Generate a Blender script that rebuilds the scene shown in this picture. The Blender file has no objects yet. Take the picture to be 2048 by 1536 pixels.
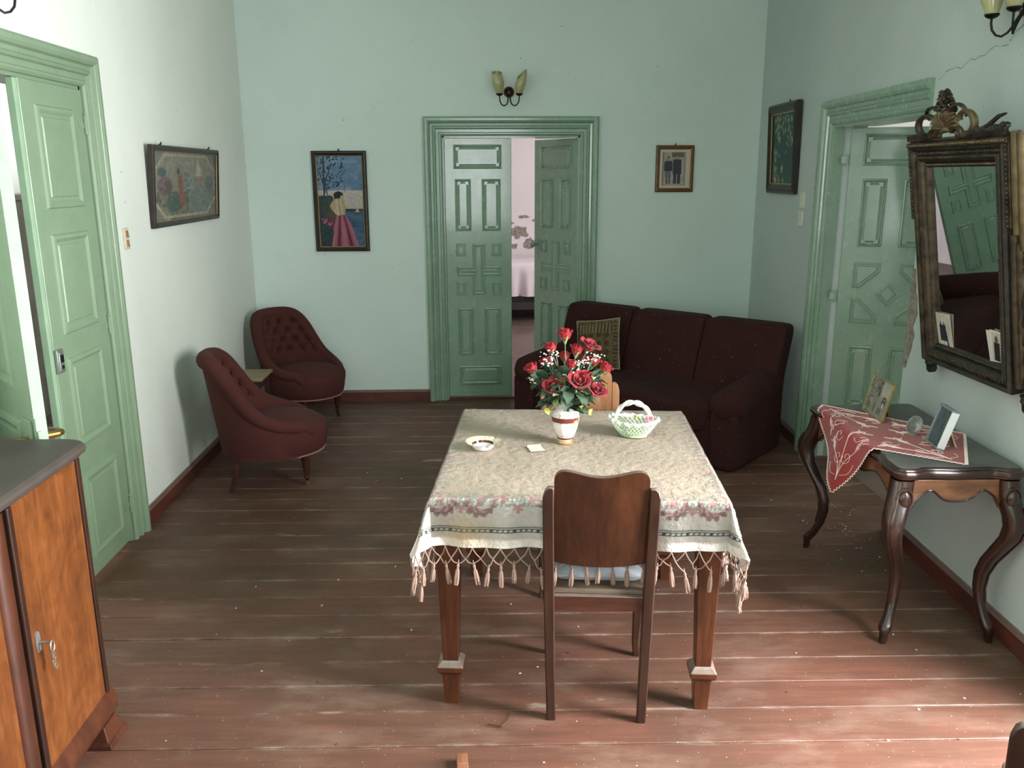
import bpy, bmesh, math, random
from mathutils import Vector, Matrix
random.seed(7)
PI = math.pi
SC = bpy.context.scene
COL = SC.collection

# ------------------------------------------------------------------ camera, world, lights, exposure
def setup_camera():
    yaw, pitch, roll, f = 0.0367288891, 0.2422795, -0.0035514927, 1692.69
    cy, sy, cp, sp = math.cos(yaw), math.sin(yaw), math.cos(pitch), math.sin(pitch)
    fwd = Vector((sy * cp, cy * cp, -sp)); right = Vector((cy, -sy, 0)); up = right.cross(fwd)
    cr, sr = math.cos(roll), math.sin(roll)
    r2 = cr * right + sr * up; u2 = -sr * right + cr * up
    cd = bpy.data.cameras.new('camera'); cd.sensor_width = 36; cd.sensor_fit = 'HORIZONTAL'
    cd.lens = f / 2048 * 36; cd.clip_start = 0.02; cd.clip_end = 100
    co = bpy.data.objects.new('camera', cd); COL.objects.link(co)
    m = Matrix.Identity(4)
    for i in range(3):
        m[i][0] = r2[i]; m[i][1] = u2[i]; m[i][2] = -fwd[i]
    m[0][3], m[1][3], m[2][3] = 0, 0, 1.78
    co.matrix_world = m
    SC.camera = co
setup_camera()

def setup_world():
    w = bpy.data.worlds.new('sky'); SC.world = w; w.use_nodes = True
    n = w.node_tree.nodes; l = w.node_tree.links
    bg = n['Background']; bg.inputs['Strength'].default_value = 0.3
    bg.inputs['Color'].default_value = (0.70, 0.82, 1.0, 1)
setup_world()

def area(name, loc, rot, sx, sy, power, col):
    d = bpy.data.lights.new(name, 'AREA'); d.shape = 'RECTANGLE'; d.size = sx; d.size_y = sy
    d.energy = power; d.color = col
    o = bpy.data.objects.new(name, d); COL.objects.link(o); o.location = loc; o.rotation_euler = rot
    return o
# daylight standing in the openings of the house: balcony door in the right wall, window behind the camera,
# and the windows of the rooms next door
area('daylight_balcony_door', (2.62, 1.775, 1.30), (0, PI / 2 - 0.30, 0), 2.4, 1.05, 600, (1.0, 0.975, 0.985))
area('daylight_front_window', (0.15, -1.62, 1.85), (PI / 2, 0, 0), 1.45, 1.8, 66, (0.97, 0.98, 1.0))
area('daylight_bedroom_window', (2.42, 9.3, 1.55), (0, PI / 2, 0), 1.5, 1.2, 75, (0.97, 0.97, 1.0))
area('daylight_side_room_window', (-5.1, 4.4, 1.6), (0, -PI / 2, 0), 1.5, 1.3, 170, (0.95, 1.0, 1.0))
area('daylight_corner_room_window', (4.9, 5.2, 1.6), (0, PI / 2, 0), 1.5, 1.2, 60, (1.0, 0.97, 0.95))
vs = SC.view_settings
vs.view_transform = 'Standard'; vs.look = 'None'; vs.gamma = 1.0; vs.exposure = -0.20
vs.use_curve_mapping = False

# ------------------------------------------------------------------ helpers
def S(r, g, b):
    def c(v):
        v /= 255.0
        return v / 12.92 if v <= 0.04045 else ((v + 0.055) / 1.055) ** 2.4
    return (c(r), c(g), c(b), 1.0)

class MB:
    def __init__(s): s.v = []; s.f = []; s.mi = []; s.cols = None
    def add(s, vs_, fs, mi=0, T=None):
        o = len(s.v)
        if T is not None: vs_ = [T @ Vector(p) for p in vs_]
        s.v.extend([tuple(p) for p in vs_])
        for f in fs:
            s.f.append(tuple(i + o for i in f)); s.mi.append(mi)
        return s
    def box(s, x0, x1, y0, y1, z0, z1, mi=0, T=None):
        p = [(x0, y0, z0), (x1, y0, z0), (x1, y1, z0), (x0, y1, z0), (x0, y0, z1), (x1, y0, z1), (x1, y1, z1), (x0, y1, z1)]
        return s.add(p, [(0, 3, 2, 1), (4, 5, 6, 7), (0, 1, 5, 4), (1, 2, 6, 5), (2, 3, 7, 6), (3, 0, 4, 7)], mi, T)
    def lathe(s, prof, seg=24, mi=0, T=None, cap=True, sx=1.0, sy=1.0):
        vv = []; ff = []
        n = len(prof)
        for (r, z) in prof:
            for k in range(seg):
                a = 2 * PI * k / seg
                vv.append((r * math.cos(a) * sx, r * math.sin(a) * sy, z))
        for i in range(n - 1):
            for k in range(seg):
                k2 = (k + 1) % seg
                ff.append((i * seg + k, i * seg + k2, (i + 1) * seg + k2, (i + 1) * seg + k))
        if cap:
            if prof[0][0] > 1e-5: ff.append(tuple(reversed(range(seg))))
            if prof[-1][0] > 1e-5: ff.append(tuple(range((n - 1) * seg, n * seg)))
        return s.add(vv, ff, mi, T)
    def tube(s, pts, r, seg=8, closed=False, mi=0, T=None, cap=True, flat=1.0):
        P = [Vector(p) for p in pts]; n = len(P)
        R = r if isinstance(r, (list, tuple)) else [r] * n
        vv = []; ff = []
        nrm = None
        for i in range(n):
            a = P[(i - 1) % n] if (closed or i > 0) else P[i]
            b = P[(i + 1) % n] if (closed or i < n - 1) else P[i]
            t = (b - a)
            t = t.normalized() if t.length > 1e-9 else Vector((0, 0, 1))
            if nrm is None:
                nrm = t.cross(Vector((0, 0, 1)))
                if nrm.length < 1e-3: nrm = t.cross(Vector((0, 1, 0)))
                nrm.normalize()
            else:
                nrm = nrm - t * nrm.dot(t)
                if nrm.length < 1e-6: nrm = t.cross(Vector((0.3, 1, 0.2)))
                nrm.normalize()
            bn = t.cross(nrm)
            for k in range(seg):
                an = 2 * PI * k / seg
                vv.append(P[i] + nrm * (R[i] * math.cos(an)) + bn * (R[i] * flat * math.sin(an)))
        m = n if closed else n - 1
        for i in range(m):
            j = (i + 1) % n
            for k in range(seg):
                k2 = (k + 1) % seg
                ff.append((i * seg + k, i * seg + k2, j * seg + k2, j * seg + k))
        if cap and not closed:
            ff.append(tuple(reversed(range(seg)))); ff.append(tuple(range((n - 1) * seg, n * seg)))
        return s.add(vv, ff, mi, T)
    def grid(s, fn, nu, nv, wu=False, mi=0, T=None, flip=False):
        cu = nu if wu else nu + 1
        vv = [fn(i / nu, j / nv) for j in range(nv + 1) for i in range(cu)]
        ff = []
        for j in range(nv):
            for i in range(nu):
                i2 = (i + 1) % cu
                q = (j * cu + i, j * cu + i2, (j + 1) * cu + i2, (j + 1) * cu + i)
                ff.append(tuple(reversed(q)) if flip else q)
        return s.add(vv, ff, mi, T)
    def prism(s, poly, axis, d0, d1, mi=0, T=None):
        n = len(poly)
        def pt(p, d):
            if axis == 'y': return (p[0], d, p[1])
            if axis == 'x': return (d, p[0], p[1])
            return (p[0], p[1], d)
        vv = [pt(p, d0) for p in poly] + [pt(p, d1) for p in poly]
        ff = [tuple(range(n)), tuple(reversed(range(n, 2 * n)))]
        for i in range(n):
            j = (i + 1) % n
            ff.append((i, i + n, j + n, j))
        return s.add(vv, ff, mi, T)
    def ball(s, c, r, seg=8, rings=5, mi=0, sc=(1, 1, 1)):
        prof = [(max(r * math.sin(PI * i / rings), 1e-6), -r * math.cos(PI * i / rings)) for i in range(rings + 1)]
        T = Matrix.Translation(Vector(c)) @ Matrix.Diagonal((sc[0], sc[1], sc[2], 1))
        return s.lathe(prof, seg, mi, T, cap=False)
    def mesh(s, name, mats, smooth=True, ang=35, fix=True):
        me = bpy.data.meshes.new(name)
        me.from_pydata(s.v, [], s.f); me.update()
        if not isinstance(mats, (list, tuple)): mats = [mats]
        for m in mats: me.materials.append(m)
        if len(mats) > 1:
            me.polygons.foreach_set('material_index', s.mi)
        if s.cols is not None:
            a = me.color_attributes.new('Col', 'FLOAT_COLOR', 'POINT')
            flat = []
            for c in s.cols: flat.extend((c[0], c[1], c[2], 1.0))
            a.data.foreach_set('color', flat)
        if fix:
            bm = bmesh.new(); bm.from_mesh(me)
            bmesh.ops.recalc_face_normals(bm, faces=bm.faces[:]); bm.to_mesh(me); bm.free()
        if smooth:
            me.polygons.foreach_set('use_smooth', [True] * len(me.polygons))
            try: me.set_sharp_from_angle(angle=math.radians(ang))
            except Exception: pass
        me.update()
        return me
    def build(s, name, mats, parent=None, loc=None, rot=None, smooth=True, ang=35, bevel=0, bseg=2, sub=0, fix=True, scale=None):
        return link(name, s.mesh(name, mats, smooth, ang, fix), parent, loc, rot, bevel, bseg, sub, scale)

def link(name, me, parent=None, loc=None, rot=None, bevel=0, bseg=2, sub=0, scale=None):
    o = bpy.data.objects.new(name, me); COL.objects.link(o)
    if parent is not None: o.parent = parent
    if loc is not None: o.location = loc
    if rot is not None: o.rotation_euler = rot
    if scale is not None: o.scale = scale
    if bevel:
        b = o.modifiers.new('bevel', 'BEVEL'); b.width = bevel; b.segments = bseg; b.limit_method = 'ANGLE'; b.angle_limit = math.radians(38)
    if sub:
        b = o.modifiers.new('sub', 'SUBSURF'); b.levels = sub; b.render_levels = sub
    return o

def thing(name, label, cat, loc=(0, 0, 0), rz=0.0, group=None, rot=None):
    o = bpy.data.objects.new(name, None); COL.objects.link(o); o.empty_display_size = 0.1
    o.location = loc; o.rotation_euler = rot if rot else (0, 0, rz)
    return tag(o, label, cat, group)
def tag(o, label, cat, group=None):
    o['label'] = label; o['category'] = cat
    if group: o['group'] = group
    return o
def struct(o, label=None):
    o['kind'] = 'structure'
    if label: o['label'] = label
    return o
def sempty(name, loc, rz, label=None):
    o = bpy.data.objects.new(name, None); COL.objects.link(o); o.location = loc; o.rotation_euler = (0, 0, rz); o.empty_display_size = 0.1
    return struct(o, label)
def copy_tree(o, parent=None):
    c = o.copy(); COL.objects.link(c); c.parent = parent
    for ch in list(o.children): copy_tree(ch, c)
    return c

# ------------------------------------------------------------------ materials
class NT:
    def __init__(s, name):
        s.m = bpy.data.materials.new(name); s.m.use_nodes = True
        s.n = s.m.node_tree.nodes; s.l = s.m.node_tree.links
        s.b = s.n['Principled BSDF']; s.out = s.n['Material Output']
        s._c = None
    def new(s, t, **kw):
        x = s.n.new(t)
        for k, v in kw.items(): setattr(x, k, v)
        return x
    def coord(s, scale=(1, 1, 1), kind='Object', rot=(0, 0, 0)):
        tc = s.new('ShaderNodeTexCoord'); mp = s.new('ShaderNodeMapping')
        mp.inputs['Scale'].default_value = scale; mp.inputs['Rotation'].default_value = rot
        s.l.new(tc.outputs[kind], mp.inputs['Vector'])
        return mp.outputs['Vector']
    def noise(s, scale, vec=None, detail=4, rough=0.55, dist=0.0):
        x = s.new('ShaderNodeTexNoise'); x.inputs['Scale'].default_value = scale
        x.inputs['Detail'].default_value = detail; x.inputs['Roughness'].default_value = rough; x.inputs['Distortion'].default_value = dist
        if vec is not None: s.l.new(vec, x.inputs['Vector'])
        return x.outputs['Fac']
    def wave(s, scale, vec=None, dist=4, detail=3, dscale=1.2, dirn='X'):
        x = s.new('ShaderNodeTexWave'); x.bands_direction = dirn
        x.inputs['Scale'].default_value = scale; x.inputs['Distortion'].default_value = dist
        x.inputs['Detail'].default_value = detail; x.inputs['Detail Scale'].default_value = dscale
        if vec is not None: s.l.new(vec, x.inputs['Vector'])
        return x.outputs['Fac']
    def ramp(s, fac, stops):
        x = s.new('ShaderNodeValToRGB'); e = x.color_ramp.elements
        while len(e) < len(stops): e.new(0.5)
        for i, (p, c) in enumerate(stops): e[i].position = p; e[i].color = c
        s.l.new(fac, x.inputs['Fac'])
        return x.outputs['Color']
    def mix(s, a, b, fac, mode='MIX'):
        x = s.new('ShaderNodeMix', data_type='RGBA', blend_type=mode)
        for sock, v in ((x.inputs['Factor'], fac), (x.inputs['A'], a), (x.inputs['B'], b)):
            pass
        fa = [i for i in x.inputs if i.name == 'Factor'][0]
        ia = [i for i in x.inputs if i.name == 'A' and i.type == 'RGBA'][0]
        ib = [i for i in x.inputs if i.name == 'B' and i.type == 'RGBA'][0]
        for sock, v in ((fa, fac), (ia, a), (ib, b)):
            if hasattr(v, 'links'): s.l.new(v, sock)
            else: sock.default_value = v
        return [o for o in x.outputs if o.type == 'RGBA'][0]
    def math(s, op, a, b=None):
        x = s.new('ShaderNodeMath', operation=op)
        for i, v in enumerate((a, b)):
            if v is None: continue
            if hasattr(v, 'links'): s.l.new(v, x.inputs[i])
            else: x.inputs[i].default_value = v
        return x.outputs[0]
    def bump(s, h, strength=0.3, dist=0.01, normal=None):
        x = s.new('ShaderNodeBump'); x.inputs['Strength'].default_value = strength; x.inputs['Distance'].default_value = dist
        s.l.new(h, x.inputs['Height'])
        if normal is not None: s.l.new(normal, x.inputs['Normal'])
        s.l.new(x.outputs['Normal'], s.b.inputs['Normal'])
        return x.outputs['Normal']
    def base(s, c):
        if hasattr(c, 'links'): s.l.new(c, s.b.inputs['Base Color'])
        else: s.b.inputs['Base Color'].default_value = c
    def set(s, **kw):
        for k, v in kw.items():
            key = {'rough': 'Roughness', 'metal': 'Metallic', 'spec': 'Specular IOR Level', 'sheen': 'Sheen Weight', 'coat': 'Coat Weight', 'coatr': 'Coat Roughness', 'trans': 'Transmission Weight', 'sub': 'Subsurface Weight', 'ior': 'IOR', 'sheenr': 'Sheen Roughness'}[k]
            if hasattr(v, 'links'): s.l.new(v, s.b.inputs[key])
            else: s.b.inputs[key].default_value = v
        return s

def m_plain(name, c, rough=0.5, metal=0.0, var=0.12, scale=12, bump=0.0, bscale=40, spec=0.5, **kw):
    t = NT(name); v = t.coord()
    n = t.noise(scale, v)
    d = tuple(x * (1 - var * 1.6) for x in c[:3]) + (1,); u = tuple(min(1, x * (1 + var)) for x in c[:3]) + (1,)
    t.base(t.ramp(n, [(0.3, d), (0.7, u)])); t.set(rough=rough, metal=metal, spec=spec, **kw)
    if bump: t.bump(t.noise(bscale, v, 3), bump, 0.004)
    return t.m
def m_wood(name, c0, c1, c2, axis='z', scale=1.0, rough=0.35, coat=0.0, dust=0.0, bump=0.08, figure=0.0):
    t = NT(name)
    st = {'x': (0.12, 1, 1), 'y': (1, 0.12, 1), 'z': (1, 1, 0.12)}[axis]
    v = t.coord(tuple(x * scale for x in st))
    g1 = t.noise(22, v, 6, 0.6, 0.8); g2 = t.noise(90, v, 3, 0.6); g3 = t.noise(4 if figure == 0 else 7, t.coord((scale,) * 3), 3, 0.6, figure)
    f = t.math('ADD', t.math('MULTIPLY', g1, 0.55), t.math('MULTIPLY', g3, 0.45))
    f = t.math('ADD', f, t.math('MULTIPLY', t.math('SUBTRACT', g2, 0.5), 0.25))
    c = t.ramp(f, [(0.32, c0), (0.5, c1), (0.68, c2)])
    if dust:
        geo = t.new('ShaderNodeNewGeometry'); sx = t.new('ShaderNodeSeparateXYZ'); t.l.new(geo.outputs['Normal'], sx.inputs[0])
        up = t.math('MULTIPLY', t.math('MAXIMUM', sx.outputs[2], 0.0), dust)
        up = t.math('MULTIPLY', up, t.math('ADD', t.noise(30, t.coord(), 4), 0.45))
        c = t.mix(c, S(150, 140, 130), up)
    t.base(c); t.set(rough=rough, coat=coat, coatr=0.25)
    t.bump(g2, bump, 0.002)
    return t.m
def m_vcol(name, rough=0.8, bump=0.0, bscale=60, spec=0.3, sheen=0.0, coat=0.0):
    t = NT(name); a = t.new('ShaderNodeAttribute'); a.attribute_name = 'Col'
    v = t.coord(); n = t.noise(bscale * 1.5, v, 3)
    t.base(t.mix(a.outputs['Color'], t.ramp(n, [(0.3, (0.35, 0.35, 0.35, 1)), (0.7, (0.65, 0.65, 0.65, 1))]), 0.18, 'OVERLAY'))
    t.set(rough=rough, spec=spec, sheen=sheen, coat=coat)
    if bump: t.bump(t.noise(bscale, v, 3), bump, 0.004 if bump < 0.8 else 0.013)
    return t.m
def m_fabric(name, c, c2, rough=0.95, sheen=0.25, scale=6, weave=420, bump=0.25, dust=0.0):
    t = NT(name); v = t.coord()
    n = t.noise(scale, v, 5); w = t.noise(weave, v, 2)
    col = t.ramp(n, [(0.3, c), (0.7, c2)])
    col = t.mix(col, tuple(x * 1.5 for x in c2[:3]) + (1,), t.math('MULTIPLY', w, 0.35))
    if dust:
        sp = t.ramp(t.noise(75, v, 2, 0.4), [(0.70, (0, 0, 0, 1)), (0.74, (1, 1, 1, 1))])
        col = t.mix(col, S(190, 180, 170), t.math('MULTIPLY', sp, dust))
    t.base(col); t.set(rough=rough, sheen=sheen, sheenr=0.5, spec=0.15)
    t.bump(w, bump, 0.003)
    return t.m

def m_wall(name, c, patch, dark, rough=0.75):
    t = NT(name); v = t.coord(kind='Object')
    a = t.noise(0.9, v, 5, 0.55); b = t.noise(5.5, v, 6, 0.65); f = t.noise(28, v, 4, 0.6)
    col = t.ramp(a, [(0.35, c), (0.62, patch)])
    col = t.mix(col, dark, t.ramp(b, [(0.60, (0, 0, 0, 1)), (0.80, (0.30, 0.30, 0.30, 1))]))
    col = t.mix(col, tuple(min(1, x * 1.06) for x in patch[:3]) + (1,), t.ramp(f, [(0.62, (0, 0, 0, 1)), (0.75, (0.5, 0.5, 0.5, 1))]))
    # hairline cracks and nail pits
    wv = t.coord((1, 1, 1), rot=(0.4, 0.3, 0.2))
    vo = t.new('ShaderNodeTexVoronoi'); vo.feature = 'DISTANCE_TO_EDGE'; vo.inputs['Scale'].default_value = 0.75
    dn = t.new('ShaderNodeTexNoise'); dn.inputs['Scale'].default_value = 3.2; dn.inputs['Detail'].default_value = 6; t.l.new(wv, dn.inputs['Vector'])
    mx = t.new('ShaderNodeMix', data_type='VECTOR'); mx.inputs[0].default_value = 0.12
    t.l.new(wv, [i for i in mx.inputs if i.name == 'A' and i.type == 'VECTOR'][0]); t.l.new(dn.outputs['Color'], [i for i in mx.inputs if i.name == 'B' and i.type == 'VECTOR'][0])
    t.l.new([o for o in mx.outputs if o.type == 'VECTOR'][0], vo.inputs['Vector'])
    ck = t.ramp(vo.outputs['Distance'], [(0.0, (1, 1, 1, 1)), (0.0035, (0, 0, 0, 1))])
    gate = t.ramp(t.noise(1.3, v, 3), [(0.72, (0, 0, 0, 1)), (0.78, (1, 1, 1, 1))])
    ck = t.math('MULTIPLY', ck, gate)
    col = t.mix(col, S(120, 122, 112), t.math('MULTIPLY', ck, 0.55))
    pit = t.ramp(t.noise(36, v, 1, 0.3), [(0.80, (0, 0, 0, 1)), (0.83, (1, 1, 1, 1))])
    col = t.mix(col, S(110, 105, 95), t.math('MULTIPLY', pit, 0.5))
    t.base(col); t.set(rough=rough, spec=0.3)
    h = t.math('ADD', t.math('MULTIPLY', b, 0.8), t.math('MULTIPLY', f, 0.35)); h = t.math('SUBTRACT', h, t.math('MULTIPLY', ck, 0.3))
    t.bump(h, 0.28, 0.012)
    return t.m

def m_gloss_paint(name, c, worn, rough=0.22, crazed=1.0, dirt=None):
    t = NT(name); v = t.coord()
    n = t.noise(7, v, 5); f = t.noise(20, t.coord((1, 1, 0.6)), 5, 0.65, 1.8); w = t.noise(3.0, v, 3)
    col = t.ramp(n, [(0.3, c), (0.72, worn)])
    chips = t.ramp(t.noise(11, v, 6, 0.7), [(0.735, (0, 0, 0, 1)), (0.76, (1, 1, 1, 1))])
    col = t.mix(col, S(118, 132, 110), t.math('MULTIPLY', chips, 0.6))
    if dirt: col = t.mix(col, dirt, t.ramp(w, [(0.5, (0, 0, 0, 1)), (0.8, (0.35, 0.35, 0.35, 1))]))
    t.base(col)
    t.set(rough=t.ramp(f, [(0.3, (rough, rough, rough, 1)), (0.7, (rough + 0.14, rough + 0.14, rough + 0.14, 1))]), spec=0.5, coat=0.8 if rough < 0.3 else 0.1, coatr=0.11)
    t.bump(t.math('ADD', t.math('MULTIPLY', f, 0.5), t.math('MULTIPLY', n, 0.6)), 0.28 * crazed, 0.005)
    return t.m

def m_floor(name):
    t = NT(name); oi = t.new('ShaderNodeObjectInfo')
    tc = t.new('ShaderNodeTexCoord'); va = t.new('ShaderNodeVectorMath', operation='ADD')
    t.l.new(tc.outputs['Object'], va.inputs[0]); t.l.new(oi.outputs['Location'], va.inputs[1])
    def mp(sc):
        m = t.new('ShaderNodeMapping'); m.inputs['Scale'].default_value = sc; t.l.new(va.outputs[0], m.inputs['Vector']); return m.outputs['Vector']
    grain = t.noise(10, mp((0.25, 3.0, 1)), 6, 0.6, 0.5); fine = t.noise(60, mp((0.12, 1.4, 1)), 4, 0.6)
    big = t.noise(1.15, mp((1, 1, 1)), 6, 0.6); scuff = t.noise(3.4, mp((0.7, 1.5, 1)), 7, 0.68)
    col = t.ramp(grain, [(0.25, S(90, 59, 48)), (0.5, S(104, 68, 55)), (0.75, S(115, 76, 61))])
    col = t.mix(col, S(74, 57, 45), t.ramp(big, [(0.40, (0.6, 0.6, 0.6, 1)), (0.64, (0, 0, 0, 1))]))
    col = t.mix(col, S(130, 110, 96), t.ramp(scuff, [(0.50, (0, 0, 0, 1)), (0.76, (0.60, 0.60, 0.60, 1))]))
    bare = t.ramp(t.noise(1.9, mp((0.6, 1.6, 1)), 7, 0.62), [(0.66, (0, 0, 0, 1)), (0.69, (1, 1, 1, 1))])
    col = t.mix(col, S(150, 138, 122), t.math('MULTIPLY', bare, 0.65))
    rnd = t.math('MULTIPLY', t.math('SUBTRACT', oi.outputs['Random'], 0.5), 0.09)
    hs = t.new('ShaderNodeHueSaturation'); t.l.new(col, hs.inputs['Color']); t.l.new(t.math('ADD', rnd, 1.0), hs.inputs['Value'])
    # dust collecting along the board edges (local y of each board)
    sp = t.new('ShaderNodeSeparateXYZ'); t.l.new(tc.outputs['Generated'], sp.inputs[0])
    e = t.math('ABSOLUTE', t.math('SUBTRACT', sp.outputs[1], 0.5))
    edge = t.ramp(e, [(0.42, (0, 0, 0, 1)), (0.49, (1, 1, 1, 1))])
    edge = t.math('MULTIPLY', edge, t.ramp(t.noise(7, mp((0.7, 2, 1)), 6, 0.7), [(0.48, (0, 0, 0, 1)), (0.70, (1, 1, 1, 1))]))
    col = t.mix(hs.outputs['Color'], S(180, 164, 150), t.math('MULTIPLY', edge, 0.42))
    speck = t.ramp(t.noise(120, mp((1, 1, 1)), 1, 0.3), [(0.76, (0, 0, 0, 1)), (0.79, (1, 1, 1, 1))])
    col = t.mix(col, S(205, 195, 185), t.math('MULTIPLY', speck, 0.5))
    t.base(col)
    rr = t.ramp(scuff, [(0.3, (0.42, 0.42, 0.42, 1)), (0.75, (0.68, 0.68, 0.68, 1))]); t.set(rough=rr, spec=0.4)
    t.bump(t.math('ADD', fine, t.math('MULTIPLY', grain, 0.8)), 0.22, 0.003)
    return t.m

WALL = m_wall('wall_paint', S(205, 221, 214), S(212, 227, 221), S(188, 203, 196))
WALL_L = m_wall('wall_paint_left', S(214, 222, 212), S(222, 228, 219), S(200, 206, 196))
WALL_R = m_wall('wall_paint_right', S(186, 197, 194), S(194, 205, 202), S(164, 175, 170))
CEIL = m_plain('ceiling_paint', S(204, 224, 211), 0.8, var=0.04, scale=2)
PLASTER = m_wall('pink_plaster', S(222, 211, 210), S(229, 218, 217), S(204, 192, 190))
WHITEWALL = m_plain('white_plaster', S(228, 228, 224), 0.8, var=0.05, scale=2)
BARE = m_plain('bare_plaster', S(150, 138, 128), 0.95, var=0.3, scale=40, bump=0.4)
GREEN = m_gloss_paint('green_gloss_paint', S(124, 154, 132), S(136, 164, 143), 0.17, 0.8, S(114, 142, 121))
GREEN_L = m_gloss_paint('green_paint_matt', S(118, 141, 114), S(126, 148, 121), 0.38, 0.5)
GREEN_EDGE = m_gloss_paint('pale_green_lit_paint', S(132, 162, 134), S(150, 178, 150), 0.45, 0.6)  # leaf edges paler than the faces, window light put into the colour
FLOOR = m_floor('painted_floorboards')
GAP = m_plain('dusty_gap', S(96, 78, 67), 0.95, var=0.75, scale=7)
SKIRT = m_wood('red_brown_skirting', S(62, 30, 24), S(86, 44, 34), S(104, 58, 44), 'x', rough=0.45, dust=0.5)
IRON = m_plain('dark_iron', S(34, 36, 34), 0.4, 0.7)
STEEL = m_plain('worn_steel', S(176, 180, 176), 0.35, 0.8)
BRASS = m_plain('old_brass', S(140, 110, 62), 0.35, 0.9)
WALNUT = m_wood('walnut', S(44, 22, 14), S(72, 38, 24), S(98, 56, 34), 'z', rough=0.38, dust=0.25)
WALNUT_X = m_wood('walnut_rail', S(44, 22, 14), S(68, 36, 23), S(92, 52, 32), 'x', rough=0.38, dust=0.45)
DUSTY = m_wood('dusty_top', S(84, 70, 58), S(104, 88, 74), S(122, 106, 92), 'x', rough=0.6)
LEGWOOD = m_wood('chestnut_leg', S(48, 24, 12), S(73, 39, 20), S(98, 56, 30), 'z', rough=0.34, dust=0.7)
# ------------------------------------------------------------------ setting
XL, YB, HC = -1.765, 6.69, 3.45
RW_K = 0.03213
def xr(y): return 2.03 + RW_K * (y - 2.8)
RW_A = -math.atan(RW_K)
def on_back(x, z, out=0.0): return dict(loc=(x, YB - out, z), rz=0.0)
def on_left(y, z, out=0.0): return dict(loc=(XL + out, y, z), rz=PI / 2)
def on_right(y, z, out=0.0): return dict(loc=(xr(y) - out, y, z), rz=-PI / 2 + RW_A)

def build_floor():
    m = MB(); m.box(XL - 0.2, 2.4, -1.7, YB + 0.2, -0.06, -0.006)
    fl = struct(m.build('floor', GAP, smooth=False), 'painted wooden floor of red-brown boards with dusty joints')
    lines = [2.36, 2.54, 2.695, 2.85, 3.025, 3.20, 3.355, 3.52, 3.69]
    y = 2.36
    while y > -1.5: y -= 0.168 + random.uniform(-0.012, 0.012); lines.insert(0, y)
    y = 3.69
    while y < 6.85: y += 0.17 + random.uniform(-0.012, 0.012); lines.append(y)
    for a, b in zip(lines[:-1], lines[1:]):
        w = b - a - 0.0032; zz = random.uniform(-0.0012, 0.0012)
        m = MB(); m.box(-2.05, 2.15, -w / 2, w / 2, -0.03, zz)
        m.build('plank', FLOOR, fl, loc=(0.15, (a + b) / 2, 0), rot=(0, 0, -0.022), smooth=False, bevel=0.0025, bseg=1)
build_floor()

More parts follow.
